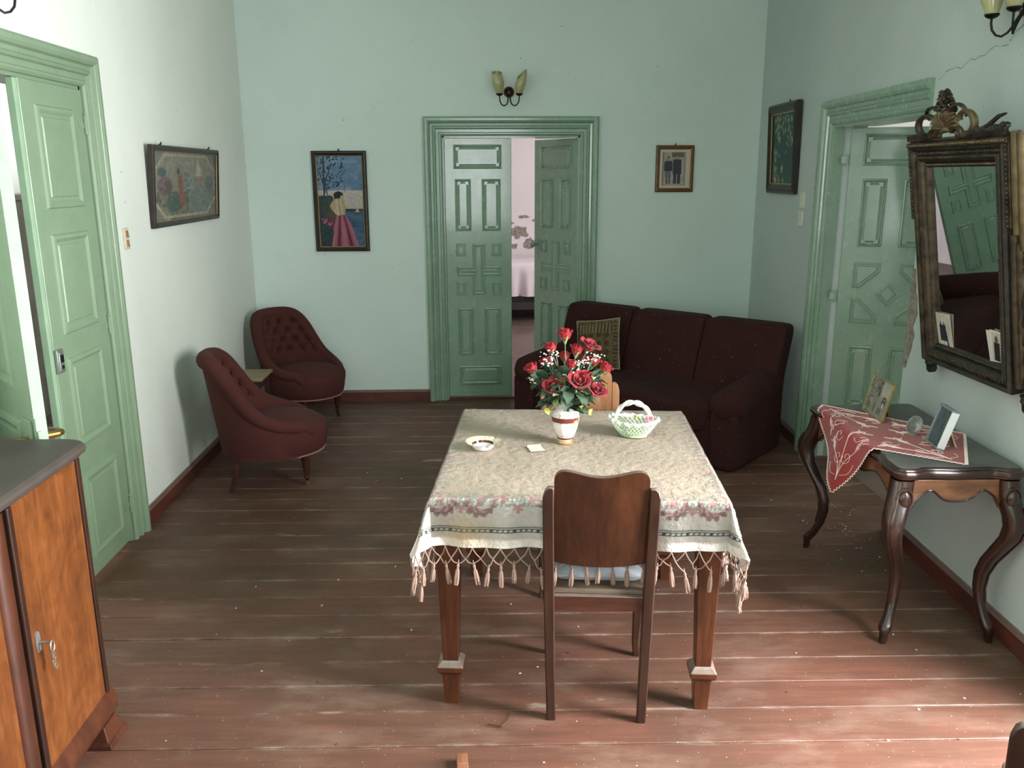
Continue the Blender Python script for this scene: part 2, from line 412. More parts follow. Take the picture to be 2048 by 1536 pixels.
def build_walls():
    m = MB()
    m.box(-2.2, -0.278, YB, YB + 0.2, 0, HC); m.box(0.771, 2.6, YB, YB + 0.2, 0, HC); m.box(-0.278, 0.771, YB, YB + 0.2, 2.067, HC)
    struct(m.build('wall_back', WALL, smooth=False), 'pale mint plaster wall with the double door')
    m = MB()
    m.box(XL - 0.18, XL, -1.7, 2.92, 0, HC); m.box(XL - 0.18, XL, 4.02, YB, 0, HC); m.box(XL - 0.18, XL, 2.92, 4.02, 2.165, HC)
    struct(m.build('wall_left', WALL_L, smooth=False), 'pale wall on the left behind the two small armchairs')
    m = MB()
    for (a, b, z0, z1) in ((-4.6, -1.55, 0, HC), (-0.50, 1.18, 0, HC), (2.36, 4.2, 0, HC), (-1.55, -0.50, 2.55, HC), (1.18, 2.36, 2.06, HC)):
        m.box(0, 0.2, a, b, z0, z1)
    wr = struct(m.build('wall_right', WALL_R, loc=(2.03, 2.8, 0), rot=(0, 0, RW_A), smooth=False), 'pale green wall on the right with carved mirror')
    # broken plaster round the near edge of the doorway
    random.seed(5)
    pts = []
    for k in range(15):
        t = k / 14
        pts.append((1.165 - 0.01 - 0.06 * math.sin(PI * t) * random.uniform(0.5, 1.1), 0.86 + 0.48 * t))
    poly = pts + [(1.181, 1.34), (1.181, 0.86)]
    m = MB(); m.prism(poly, 'x', -0.004, 0.004)
    m.build('bare_plaster_patch', BARE, wr, smooth=False)
    # long crack above the console sconce and down by the skirting
    m = MB()
    def crack(p, q, n, w):
        P = []
        for i in range(n + 1):
            t = i / n; P.append((p[0] + (q[0] - p[0]) * t + random.uniform(-1, 1) * 0.012, p[1] + (q[1] - p[1]) * t + random.uniform(-1, 1) * 0.012))
        for i in range(n):
            a, b = P[i], P[i + 1]; ww = w * random.uniform(0.4, 1.0)
            m.add([(-0.0008, a[0], a[1] - ww), (-0.0008, b[0], b[1] - ww * 0.7), (-0.0008, b[0], b[1] + ww * 0.7), (-0.0008, a[0], a[1] + ww)], [(0, 1, 2, 3)])
    crack((1.15, 2.20), (0.62, 2.27), 14, 0.0025); crack((0.62, 2.27), (0.40, 2.42), 8, 0.003)
    m.build('wall_crack', m_plain('crack_shadow', S(128, 138, 128), 0.9), wr, smooth=False, fix=False)
    m = MB()
    for i in range(9):
        a = (0.02 + 0.03 * math.sin(i * 1.3), 0.10 + i * 0.055); b = (0.02 + 0.03 * math.sin((i + 1) * 1.3), 0.10 + (i + 1) * 0.055)
        m.add([(-0.0008, a[0] - 0.002, a[1]), (-0.0008, a[0] + 0.002, a[1]), (-0.0008, b[0] + 0.002, b[1]), (-0.0008, b[0] - 0.002, b[1])], [(0, 1, 2, 3)])
    m.build('wall_crack', m_plain('filled_crack', S(206, 216, 212), 0.9), wr, smooth=False, fix=False)
    m = MB(); m.box(XL - 0.18, -0.6, -1.7, -1.5, 0, HC); m.box(0.9, 2.2, -1.7, -1.5, 0, HC); m.box(-0.6, 0.9, -1.7, -1.5, 0, 0.9); m.box(-0.6, 0.9, -1.7, -1.5, 2.8, HC)
    struct(m.build('wall_front', WALL_L, smooth=False))
    m = MB(); m.box(-2.2, 2.6, -1.7, YB + 0.2, HC, HC + 0.1)
    struct(m.build('ceiling', CEIL, smooth=False))
    # skirting boards
    def skirt(name, segs, loc=(0, 0, 0), rz=0):
        m = MB()
        for a, b in segs:
            m.box(a, b, -0.02, 0, 0, 0.075); m.prism([(-0.02, 0.075), (0, 0.075), (0, 0.092), (-0.008, 0.092)], 'x', a, b)
        struct(m.build(name, SKIRT, loc=loc, rot=(0, 0, rz), smooth=False))
    skirt('baseboard_back', [(-1.765, -0.42), (0.895, 2.15)], (0, YB, 0))
    skirt('baseboard_left', [(-1.5 , 2.79), (4.15, YB)], (XL, 0, 0), PI / 2)
    skirt('baseboard_right', [(-YB, -5.30), (-3.98, -2.3)], (xr(0), 0, 0), -PI / 2 + RW_A)
build_walls()

def build_other_rooms():
    PF = m_plain('bedroom_floor_paint', S(112, 92, 82), 0.5, var=0.2, scale=3)
    m = MB(); m.box(-2.2, 2.6, YB + 0.2, 11.6, -0.05, 0)
    struct(m.build('floor_bedroom', PF, smooth=False))
    m = MB(); m.box(-2.2, 2.6, 11.4, 11.6, 0, HC)
    far = struct(m.build('wall_bedroom_far', PLASTER, smooth=False), 'pinkish bedroom wall with flaking plaster patches')
    random.seed(11)
    for (cx, cz, rx, rz) in ((0.50, 1.04, .14, .09), (0.66, 0.90, .10, .09), (0.98, 0.98, .09, .07), (0.35, 1.16, .10, .05), (0.86, 1.14, .06, .035), (0.46, 0.86, .05, .04), (0.95, 0.80, .08, .05), (0.74, 1.19, .05, .025), (0.58, 1.24, .09, .02), (0.30, 0.95, .08, .08)):
        poly = []
        for k in range(18):
            a = 2 * PI * k / 18; q = random.uniform(0.55, 1.15)
            poly.append((cx + rx * q * math.cos(a), cz + rz * q * math.sin(a)))
        m = MB(); m.prism(poly, 'y', 11.392, 11.402)
        m.build('flaked_plaster', BARE, far, smooth=False)
    m = MB(); m.box(-0.75, -0.55, YB + 0.2, 11.6, 0, HC); struct(m.build('wall_bedroom_left', PLASTER, smooth=False))
    m = MB()
    m.box(2.6, 2.8, YB + 0.2, 8.6, 0, HC); m.box(2.6, 2.8, 10.0, 11.6, 0, HC); m.box(2.6, 2.8, 8.6, 10.0, 0, 0.7); m.box(2.6, 2.8, 8.6, 10.0, 2.4, HC)
    struct(m.build('wall_bedroom_right', PLASTER, smooth=False))
    m = MB(); m.box(-2.4, 2.8, YB + 0.2, 11.6, HC, HC + 0.1); struct(m.build('ceiling_bedroom', WHITEWALL, smooth=False))
    # side room on the left
    m = MB(); m.box(-5.4, XL - 0.18, 1.0, 6.6, -0.05, 0); struct(m.build('floor_side_room', PF, smooth=False))
    m = MB(); m.box(-5.5, XL - 0.18, 6.6, 6.8, 0, HC); struct(m.build('wall_side_room_far', WHITEWALL, smooth=False))
    m = MB(); m.box(-5.5, XL - 0.18, 0.8, 1.0, 0, HC); struct(m.build('wall_side_room_near', WHITEWALL, smooth=False))
    m = MB()
    m.box(-5.5, -5.3, 1.0, 3.7, 0, HC); m.box(-5.5, -5.3, 5.1, 6.6, 0, HC); m.box(-5.5, -5.3, 3.7, 5.1, 0, 0.8); m.box(-5.5, -5.3, 3.7, 5.1, 2.4, HC)
    struct(m.build('wall_side_room_left', WHITEWALL, smooth=False))
    m = MB(); m.box(-5.5, XL - 0.18, 0.8, 6.8, HC, HC + 0.1); struct(m.build('ceiling_side_room', WHITEWALL, smooth=False))
    # corner room on the right
    m = MB(); m.box(2.25, 5.2, 2.7, YB + 0.15, -0.05, 0); struct(m.build('floor_corner_room', PF, smooth=False))
    m = MB(); m.box(2.36, 5.2, YB - 0.02, YB + 0.2, 0, HC); struct(m.build('wall_corner_room_far', WHITEWALL, smooth=False))
    m = MB(); m.box(2.27, 5.2, 2.55, 2.7, 0, HC); struct(m.build('wall_corner_room_near', WHITEWALL, smooth=False))
    m = MB()
    m.box(5.1, 5.3, 2.6, 4.5, 0, HC); m.box(5.1, 5.3, 5.9, YB, 0, HC); m.box(5.1, 5.3, 4.5, 5.9, 0, 0.8); m.box(5.1, 5.3, 4.5, 5.9, 2.4, HC)
    struct(m.build('wall_corner_room_right', WHITEWALL, smooth=False))
    m = MB(); m.box(2.27, 5.3, 2.55, YB + 0.2, HC, HC + 0.1); struct(m.build('ceiling_corner_room', WHITEWALL, smooth=False))
build_other_rooms()

def inset(poly, d):
    n = len(poly); out = []
    A = sum(poly[i][0] * poly[(i + 1) % n][1] - poly[(i + 1) % n][0] * poly[i][1] for i in range(n))
    sg = 1 if A > 0 else -1
    for i in range(n):
        p0, p1, p2 = Vector(poly[i - 1]), Vector(poly[i]), Vector(poly[(i + 1) % n])
        a = (p1 - p0).normalized(); b = (p2 - p1).normalized()
        na = Vector((-a.y, a.x)) * sg; nb = Vector((-b.y, b.x)) * sg
        k = 1 + na.dot(nb)
        mv = (na + nb) / k if abs(k) > 0.05 else na
        out.append(tuple(p1 + mv * d))
    return out
def panel_mesh(poly, lv):
    """moulded panel: lv = [(inset, height)...]; front is -y"""
    m = MB(); n = len(poly); rings = []
    for (d, h) in lv:
        q = inset(poly, d) if d else poly
        rings.append([(p[0], -h, p[1]) for p in q])
    vv = [p for r in rings for p in r]; ff = []
    for i in range(len(rings) - 1):
        for k in range(n):
            k2 = (k + 1) % n
            ff.append((i * n + k, i * n + k2, (i + 1) * n + k2, (i + 1) * n + k))
    ff.append(tuple(range((len(rings) - 1) * n, len(rings) * n)))
    m.add(vv, ff)
    return m
MOULD = [(0, 0), (0.003, 0.011), (0.010, 0.013), (0.015, 0.004), (0.022, 0.0015), (0.036, 0.009)]
SMALL = [(0, 0), (0.003, 0.010), (0.008, 0.011), (0.012, 0.002), (0.018, 0.002), (0.024, 0.008)]
def rect(x0, x1, z0, z1): return [(x0, z0), (x1, z0), (x1, z1), (x0, z1)]

def add_panels(leaf, polys, mat, corners=True, lv=MOULD):
    for p in polys:
        pm = panel_mesh(p, lv if abs(p[0][0] - p[2][0]) > 0.1 and abs(p[0][1] - p[2][1]) > 0.06 else SMALL)
        po = pm.build('panel', mat, leaf, smooth=False)
        if corners and len(p) == 4 and abs(p[0][1] - p[1][1]) < 1e-6 and p[1][0] - p[0][0] > 0.1:
            m = MB(); i0 = 0.02
            for (cx, cz, a0) in ((p[0][0] + i0, p[0][1] + i0, 0), (p[1][0] - i0, p[1][1] + i0, PI / 2), (p[2][0] - i0, p[2][1] - i0, PI), (p[3][0] + i0, p[3][1] - i0, 1.5 * PI)):
                q = [(cx + 0.026 * math.cos(a0 + PI / 2 * k / 6), cz + 0.026 * math.sin(a0 + PI / 2 * k / 6)) for k in range(7)]
                m.prism([(cx, cz)] + q, 'y', -0.0125, -0.002)
            m.build('corner_boss', mat, po, smooth=False)

def casing(parent, x0, x1, zt, prof, mat, left=True, head=True, right=True, xr_end=None):
    def seg(name, P):
        m = MB(); n = len(prof); vv = []; ff = []
        for (o, d) in prof:
            for q in P(o): vv.append((q[0], -d, q[1]))
        for i in range(n - 1): ff.append((2 * i, 2 * i + 1, 2 * i + 3, 2 * i + 2))
        m.add(vv, ff)
        m.add([(P(prof[0][0])[0][0], 0.0, P(prof[0][0])[0][1])], [])
        return m.build(name, mat, parent, smooth=False, bevel=0.002, bseg=1)
    if left: seg('casing', lambda o: [(x0 - o, 0), (x0 - o, zt + o)])
    if head: seg('casing', lambda o: [(x0 - o, zt + o), ((x1 + o) if xr_end is None else xr_end, zt + o)])
    if right: seg('casing', lambda o: [(x1 + o, 0), (x1 + o, zt + o)])
    if xr_end is not None:   # sawn-off end grain of the head piece
        m = MB(); m.prism([(-d, zt + o) for (o, d) in prof], 'x', xr_end - 0.004, xr_end)
        m.build('casing_end', mat, parent, smooth=False)
CAS = [(0.0, 0.0), (0.0, 0.014), (0.012, 0.024), (0.022, 0.024), (0.026, 0.014), (0.050, 0.014), (0.054, 0.026), (0.062, 0.032), (0.070, 0.026), (0.074, 0.018), (0.092, 0.020), (0.098, 0.036), (0.112, 0.044), (0.128, 0.044), (0.140, 0.036), (0.140, 0.0)]

def leaf_obj(parent, W, H, mat, loc, rz, mirror=False, z0=0.025, t=0.038, edge_mat=None, name='door_leaf'):
    """leaf hinged at local x=0, extends to +x (or -x if mirror); room face at y=0 towards -y"""
    s = -1 if mirror else 1
    m = MB(); m.box(min(0, s * W), max(0, s * W), 0, t, z0, H)
    o = m.build(name, mat, parent, loc=loc, rot=(0, 0, rz), smooth=False, bevel=0.003, bseg=1)
    return o, s

def back_polys(W, s, kind):
    k = W / 0.525; P = []
    def r(x0, x1, z0, z1): P.append(rect(*( (s * x0 * k, s * x1 * k) if s > 0 else (s * x1 * k, s * x0 * k)), z0, z1))
    r(0.070, 0.448, 1.825, 2.005)
    r(0.078, 0.205, 1.355, 1.750); r(0.290, 0.440, 1.355, 1.750)
    if kind == 'cross':
        for (a, b) in ((0.078, 0.156), (0.365, 0.443)):
            r(a, b, 1.160, 1.260); r(a, b, 0.855, 0.958)
        cx0, cx1, ax0, ax1 = 0.208, 0.312, 0.082, 0.440
        q = [(cx0, 0.856), (cx1, 0.856), (cx1, 1.006), (ax1, 1.006), (ax1, 1.082), (cx1, 1.082), (cx1, 1.258), (cx0, 1.258), (cx0, 1.082), (ax0, 1.082), (ax0, 1.006), (cx0, 1.006)]
        P.append([(s * x * k, z) for x, z in q])
    else:
        zc, h = 1.075, 0.185
        for sx_ in (-1, 1):
            for sz_ in (-1, 1):
                q = [(0.190, h), (0.190, 0.030), (0.150, 0.030), (0.048, 0.130), (0.048, h)]
                P.append([(s * (0.262 + sx_ * x) * k, zc + sz_ * z) for x, z in q])
        P.append([(s * (0.262 + x) * k, zc + z) for x, z in ((0, -0.075), (0.068, 0), (0, 0.075), (-0.068, 0))])
    r(0.086, 0.212, 0.370, 0.752); r(0.300, 0.435, 0.370, 0.752)
    r(0.090, 0.438, 0.125, 0.280)
    return P

def build_doors():
    # ---- back double door
    W = 1.049; d = sempty('door_1', (0.2465, YB, 0), 0, 'green panelled double door standing ajar to the bedroom')
    casing(d, -W / 2, W / 2, 2.067, CAS, GREEN)
    m = MB(); m.box(-W / 2, -W / 2 + 0.012, 0, 0.2, 0, 2.067); m.box(W / 2 - 0.012, W / 2, 0, 0.2, 0, 2.067); m.box(-W / 2, W / 2, 0, 0.2, 2.055, 2.067)
    m.build('jamb_lining', GREEN, d, smooth=False)
    m = MB(); m.box(-W / 2 + .012, W / 2 - .012, 0.0, 0.2, 0, 0.018); m.build('threshold', SKIRT, d, smooth=False)
    lf, s = leaf_obj(d, 0.512, 2.052, GREEN, (-W / 2 + 0.013, 0.012, 0), 0.02)
    add_panels(lf, back_polys(0.512, 1, 'cross'), GREEN)
    rf, s = leaf_obj(d, 0.520, 2.052, GREEN, (W / 2 - 0.013, 0.02, 0), -math.radians(54), mirror=True)
    add_panels(rf, back_polys(0.520, -1, 'cross'), GREEN)
    m = MB(); m.ball((-0.485, -0.045, 1.22), 0.022, 12, 8); m.lathe([(0.016, 0), (0.012, 0.012), (0.008, 0.03)], 10, T=Matrix.Translation((-0.485, 0, 1.22)) @ Matrix.Rotation(PI / 2, 4, 'X'))
    m.box(-0.50, -0.47, -0.004, 0.002, 1.13, 1.27)
    m.build('door_knob', GREEN, rf)
    # ---- left double door
    W = 1.10; d = sempty('door_2', (XL, 3.47, 0), PI / 2, 'light green double door with one leaf swung into the room')
    casing(d, -W / 2, W / 2, 2.165, CAS, GREEN_L)
    m = MB(); m.box(-W / 2, -W / 2 + 0.012, 0, 0.18, 0, 2.165); m.box(W / 2 - 0.012, W / 2, 0, 0.18, 0, 2.165); m.box(-W / 2, W / 2, 0, 0.18, 2.15, 2.165)
    m.build('jamb_lining', GREEN_L, d, smooth=False)
    pl = [(0.10, 0.43, 1.650, 2.060), (0.10, 0.43, 1.130, 1.548), (0.10, 0.43, 0.625, 1.030), (0.09, 0.42, 0.105, 0.500)]
    LV = [(0, 0), (0.006, 0.008), (0.020, 0.010), (0.034, 0.001), (0.045, 0.0005), (0.05, 0.005)]
    lf, s = leaf_obj(d, 0.530, 2.150, GREEN_L, (W / 2 - 0.013, -0.010, 0), 0.0, mirror=True)
    add_panels(lf, [rect(-b, -a, z0, z1) for a, b, z0, z1 in pl], GREEN_L, corners=False, lv=LV)
    m = MB(); m.box(-0.556, -0.528, 0.004, 0.034, 0.03, 2.148); m.build('rebate_strip', GREEN_EDGE, lf, smooth=False, bevel=0.004)
    m = MB(); m.box(-0.532, -0.478, -0.012, 0.0, 0.985, 1.085); m.box(-0.524, -0.486, -0.016, -0.012, 0.995, 1.075)
    lk = m.build('rim_lock', STEEL, lf, bevel=0.003)
    m = MB(); m.box(-0.515, -0.492, -0.018, -0.0155, 1.03, 1.062); m.box(-0.510, -0.496, -0.018, -0.0155, 1.003, 1.018); m.build('keyhole', IRON, lk, smooth=False)
    for z in (2.0, 1.10, 0.20):
        m = MB(); m.lathe([(0.008, -0.04), (0.008, 0.04)], 10, T=Matrix.Translation((-0.002, -0.006, z))); m.box(-0.06, 0.0, -0.003, 0.0, z - 0.012, z + 0.012); m.lathe([(0.006, 0.04), (0.009, 0.046), (0.004, 0.054)], 8, T=Matrix.Translation((-0.002, -0.006, z)))
        m.build('hinge', GREEN_L, lf)
    # open near leaf: hinged at the near jamb, swung about 130 degrees into the room
    nf, s = leaf_obj(d, 0.545, 2.150, GREEN_L, (-W / 2 + 0.013, -0.012, 0), -math.radians(136))
    add_panels(nf, [rect(a, b, z0, z1) for a, b, z0, z1 in pl], GREEN_L, corners=False, lv=LV)
    m = MB(); m.box(0.545, 0.549, 0.002, 0.036, 0.03, 2.148); m.build('lit_edge', GREEN_EDGE, nf, smooth=False)
    m = MB(); m.box(0.548, 0.552, 0.004, 0.034, 0.90, 1.06); m.box(0.548, 0.560, 0.006, 0.016, 0.99, 1.02)
    m.build('lock_plate', GREEN_EDGE, nf, smooth=False)
    m = MB(); m.box(0.455, 0.535, -0.006, 0.0, 0.90, 1.05); m.build('escutcheon', GREEN_L, nf, smooth=False, bevel=0.002)
    m = MB()
    for sy in (-1, 1):
        y0 = -0.006 if sy < 0 else 0.038
        m.tube([(0.495, y0, 0.985), (0.495, y0 + sy * 0.045, 0.985), (0.485, y0 + sy * 0.055, 0.985), (0.43, y0 + sy * 0.058, 0.980), (0.37, y0 + sy * 0.058, 0.970)], [0.010, 0.010, 0.011, 0.009, 0.008], 10)
    m.build('lever_handle', BRASS, nf)
    # ---- right door (one leaf open away from us, near casing gone)
    d = sempty('door_3', (xr(4.57), 4.57, 0), -PI / 2 + RW_A, 'green door in the right wall, half open behind the mirror')
    # local x grows towards the camera
    casing(d, -0.585, 0.585, 2.06, CAS, GREEN, right=False, xr_end=0.600)
    m = MB(); m.box(-0.59, -0.575, 0, 0.062, 0, 2.06); m.box(-0.59, 0.585, 0, 0.2, 2.045, 2.06)
    m.build('jamb_lining', GREEN, d, smooth=False)
    lf, s = leaf_obj(d, 0.560, 2.040, GREEN, (-0.530, 0.085, 0), math.radians(67))
    add_panels(lf, back_polys(0.560, 1, 'diamond'), GREEN)
    for z in (1.86, 1.05, 0.25):
        m = MB(); m.lathe([(0.007, -0.035), (0.007, 0.035)], 10, T=Matrix.Translation((-0.010, -0.004, z))); m.box(-0.045, 0.0, -0.001, 0.003, z - 0.02, z + 0.02)
        m.build('hinge', GREEN, lf)
    # ---- windows that let the daylight in
    def win(name, loc, rz, w, z0, z1, label):
        e = sempty(name, loc, rz, label)
        for (a, b, c, dd) in ((-w / 2, -w / 2 + 0.06, z0, z1), (w / 2 - 0.06, w / 2, z0, z1), (-w / 2, w / 2, z1 - 0.06, z1), (-w / 2, w / 2, z0, z0 + 0.04)):
            m = MB(); m.box(a, b, 0.06, 0.12, c, dd); m.build('window_frame', GREEN_L, e, smooth=False, bevel=0.004)
    win('window_1', (xr(1.775), 1.775, 0), -PI / 2 + RW_A, 1.05, 0.0, 2.55, 'open balcony doorway in the right wall')
    win('window_2', (0.15, -1.5, 0), PI, 1.5, 0.9, 2.8, 'window behind the camera')
    win('window_3', (2.6, 9.3, 0), -PI / 2, 1.4, 0.7, 2.4, 'bedroom window')
    win('window_4', (-5.3, 4.4, 0), PI / 2, 1.4, 0.8, 2.4, 'side room window')
    win('window_5', (5.1, 5.2, 0), -PI / 2, 1.4, 0.8, 2.4, 'corner room window')
build_doors()
# ------------------------------------------------------------------ dining table, cloth, chairs
def loft(m, rings, mi=0, seg=4, T=None, rnd=0.0):
    """rings: (cx, cy, z, hx, hy) rectangular sections stacked along a path"""
    vv = []; ff = []; n = len(rings)
    base = [(-1, -1), (1, -1), (1, 1), (-1, 1)]
    if rnd:
        base = []
        for (sx, sy, a0) in ((-1, -1, PI), (1, -1, 1.5 * PI), (1, 1, 0), (-1, 1, PI / 2)):
            for k in range(3):
                a = a0 + PI / 2 * k / 2; base.append((sx * (1 - rnd) + rnd * math.cos(a), sy * (1 - rnd) + rnd * math.sin(a)))
    q = len(base)
    for r in rings:
        for (a, b) in base: vv.append((r[0] + a * r[3], r[1] + b * r[4], r[2]))
    for i in range(n - 1):
        for k in range(q):
            k2 = (k + 1) % q; ff.append((i * q + k, i * q + k2, (i + 1) * q + k2, (i + 1) * q + k))
    ff.append(tuple(reversed(range(q)))); ff.append(tuple(range((n - 1) * q, n * q)))
    m.add(vv, ff, mi, T); return m

TC, TR = (0.352, 3.055), math.radians(-5.0)
TA, TB, TZ = 0.475, 0.53, 0.772
CREAM = m_vcol('woven_tablecloth', 0.9, 0.9, 34, 0.25, 0.1)
FRINGE = m_fabric('cotton_fringe', S(130, 107, 95), S(150, 126, 112), 0.95, 0.2, 20, 300)
def build_table():
    t = thing('dining_table', 'wooden dining table under the fringed cloth in the middle of the room', 'table', (TC[0], TC[1], 0), TR)
    m = MB(); m.box(-TA, TA, -TB, TB, TZ - 0.026, TZ - 0.004); m.build('tabletop', WALNUT_X, t, bevel=0.004)
    for (x0, x1, y0, y1) in ((-TA + .07, TA - .07, -TB + .045, -TB + .068), (-TA + .07, TA - .07, TB - .068, TB - .045), (-TA + .045, -TA + .068, -TB + .07, TB - .07), (TA - .068, TA - .045, -TB + .07, TB - .07)):
        m = MB(); m.box(x0, x1, y0, y1, 0.655, TZ - 0.026); m.build('apron', WALNUT_X, t, smooth=False, bevel=0.003)
    for sx in (-1, 1):
        for sy in (-1, 1):
            m = MB(); loft(m, [(0, 0, 0.165, 0.0265, 0.0265), (0, 0, 0.60, 0.039, 0.039), (0, 0, TZ - 0.026, 0.039, 0.039)])
            lg = m.build('leg', LEGWOOD, t, loc=(sx * 0.428, sy * 0.478, 0), smooth=False, bevel=0.003)
            m = MB(); loft(m, [(0, 0, 0.0, 0.023, 0.023), (0, 0, 0.115, 0.030, 0.030), (0, 0, 0.122, 0.036, 0.036), (0, 0, 0.132, 0.044, 0.044), (0, 0, 0.150, 0.044, 0.044), (0, 0, 0.162, 0.034, 0.034), (0, 0, 0.168, 0.027, 0.027)])
            m.build('foot_block', LEGWOOD, lg, smooth=False, bevel=0.002)
    return t
build_table()

OVX, OVY = 0.185, 0.165
def cloth_pt(u, v, off=0.0, wr=1.0):
    cu = max(-TA, min(TA, u)); cv = max(-TB, min(TB, v)); ex, ey = u - cu, v - cv
    d = math.hypot(ex, ey)
    if d < 1e-7:
        z = TZ + off + wr * (0.0010 * math.sin(31 * u + 9 * math.sin(7 * v)) * math.sin(27 * v + 5 * u) + 0.0012 * math.exp(-((u * 0.8 + v * 0.6 + 0.03) / 0.010) ** 2) + 0.0012 * math.exp(-((u * 0.55 + v * 0.83 - 0.10) / 0.008) ** 2))
        return (u, v, z)
    n = (ex / d, ey / d)
    th = math.atan2(abs(ey), abs(ex)); s = math.sin(2 * th) ** 2 if (ex and ey) else 0.0
    al = v if abs(ex) > abs(ey) else u
    fold = 0.05 * math.sin(al * 21 + 1.3) + 0.04 * math.sin(al * 47) + (0.22 * s * math.sin(6 * th + 0.6))
    fl = 0.12 + fold + 0.30 * s
    out = max(0.0, d * fl) + 0.006 * (1 - math.exp(-d / 0.012)) + off
    dz = math.sqrt(max(d * d - (d * fl) ** 2, 0)) - 0.004 * (1 - math.exp(-d / 0.012))
    return (cu + n[0] * out, cv + n[1] * out, TZ + off * math.exp(-d / 0.03) - max(dz, 0))

def cloth_colour(u, v):
    eu, ev = abs(u) - TA, abs(v) - TB
    eo = max(eu, ev); t = u if ev > eu else v
    rnd = random.random()
    def mixc(a, b, k): return tuple(a[i] * (1 - k) + b[i] * k for i in range(3))
    if eo > 0: c = (206, 200, 192)
    else: c = mixc((160, 144, 129), (173, 157, 142), 0.5 + 0.5 * math.sin(u * 13 + v * 7) * math.sin(v * 11 - u * 3))
    dark = (62, 76, 72); mauve = (150, 112, 110); leaf = (128, 146, 134); rose = (176, 120, 118)
    k = 1.0 if eo > -0.02 else max(0.0, 1 - (-0.02 - eo) / 0.05)
    if -0.05 < eo < 0.088:
        # acanthus scrolls: paired crescents with a spiral tip, bud and leaf between them
        P = 0.185; cell = math.floor((t + 10) / P); x = (t + 10) % P - P / 2; x *= -1 if cell % 2 else 1
        hit = False
        for (cx, cy, R, rot) in ((-0.030, 0.010, 0.046, 0.5), (0.048, 0.004, 0.036, 2.3)):
            dx, dy = x - cx, (eo - cy); r = math.hypot(dx, dy); a = (math.atan2(dy, dx) - rot + math.pi * 4) % (2 * math.pi)
            w = 0.020 * max(0.0, 1 - abs(a - 1.6) / 2.2) + 0.003
            if a < 4.2 and R - w < r < R:
                q = (R - r) / w; c = mixc(c, mauve if math.sin(a * 9 + r * 260) > -0.1 else (186, 152, 148), 0.9 * k); hit = True
                if q < 0.14: c = mixc(c, (82, 66, 70), 0.75 * k)
            elif r < 0.011 + 0.003 * math.sin(5 * a): c = mixc(c, rose, 0.8 * k); hit = True
            elif a < 2.6 and R <= r < R + 0.012 * abs(math.sin(a * 6)) and eo > 0.01: c = mixc(c, (120, 92, 94), 0.7 * k); hit = True
        if not hit and eo < 0.03:
            s = math.sin(t * 150 + 40 * eo + 3 * math.sin(t * 31)); g = math.sin(t * 33 + 1)
            if s > 0.1 and rnd < 0.85: c = mixc(c, leaf if g > -0.2 else (164, 150, 146), (0.7 if ev > eu else 0.4) * k)
            elif s < -0.75: c = mixc(c, (92, 104, 100), 0.5 * k)
        if not hit and math.hypot(abs(x) - 0.090, eo - 0.034) < 0.012 * (1 + 0.4 * math.sin(5 * math.atan2(eo - 0.034, abs(x) - 0.09))): c = mixc(c, rose, 0.7 * k)
    if 0.096 < eo < 0.0995 or 0.1035 < eo < 0.106 or 0.112 < eo < 0.1145: c = dark
    elif 0.106 <= eo <= 0.112 and (t % 0.019) < 0.0075: c = dark
    # tea stain on the front left of the hanging edge
    if v < -TB and eo > 0.04:
        q = math.exp(-(((u + 0.36) / 0.07) ** 2 + ((eo - 0.12) / 0.06) ** 2)); c = mixc(c, (186, 152, 98), 0.45 * q * (0.8 + 0.4 * rnd))
    if eo < 0: c = mixc(c, (168, 154, 132), 0.25 * rnd)
    return S(*c)[:3]

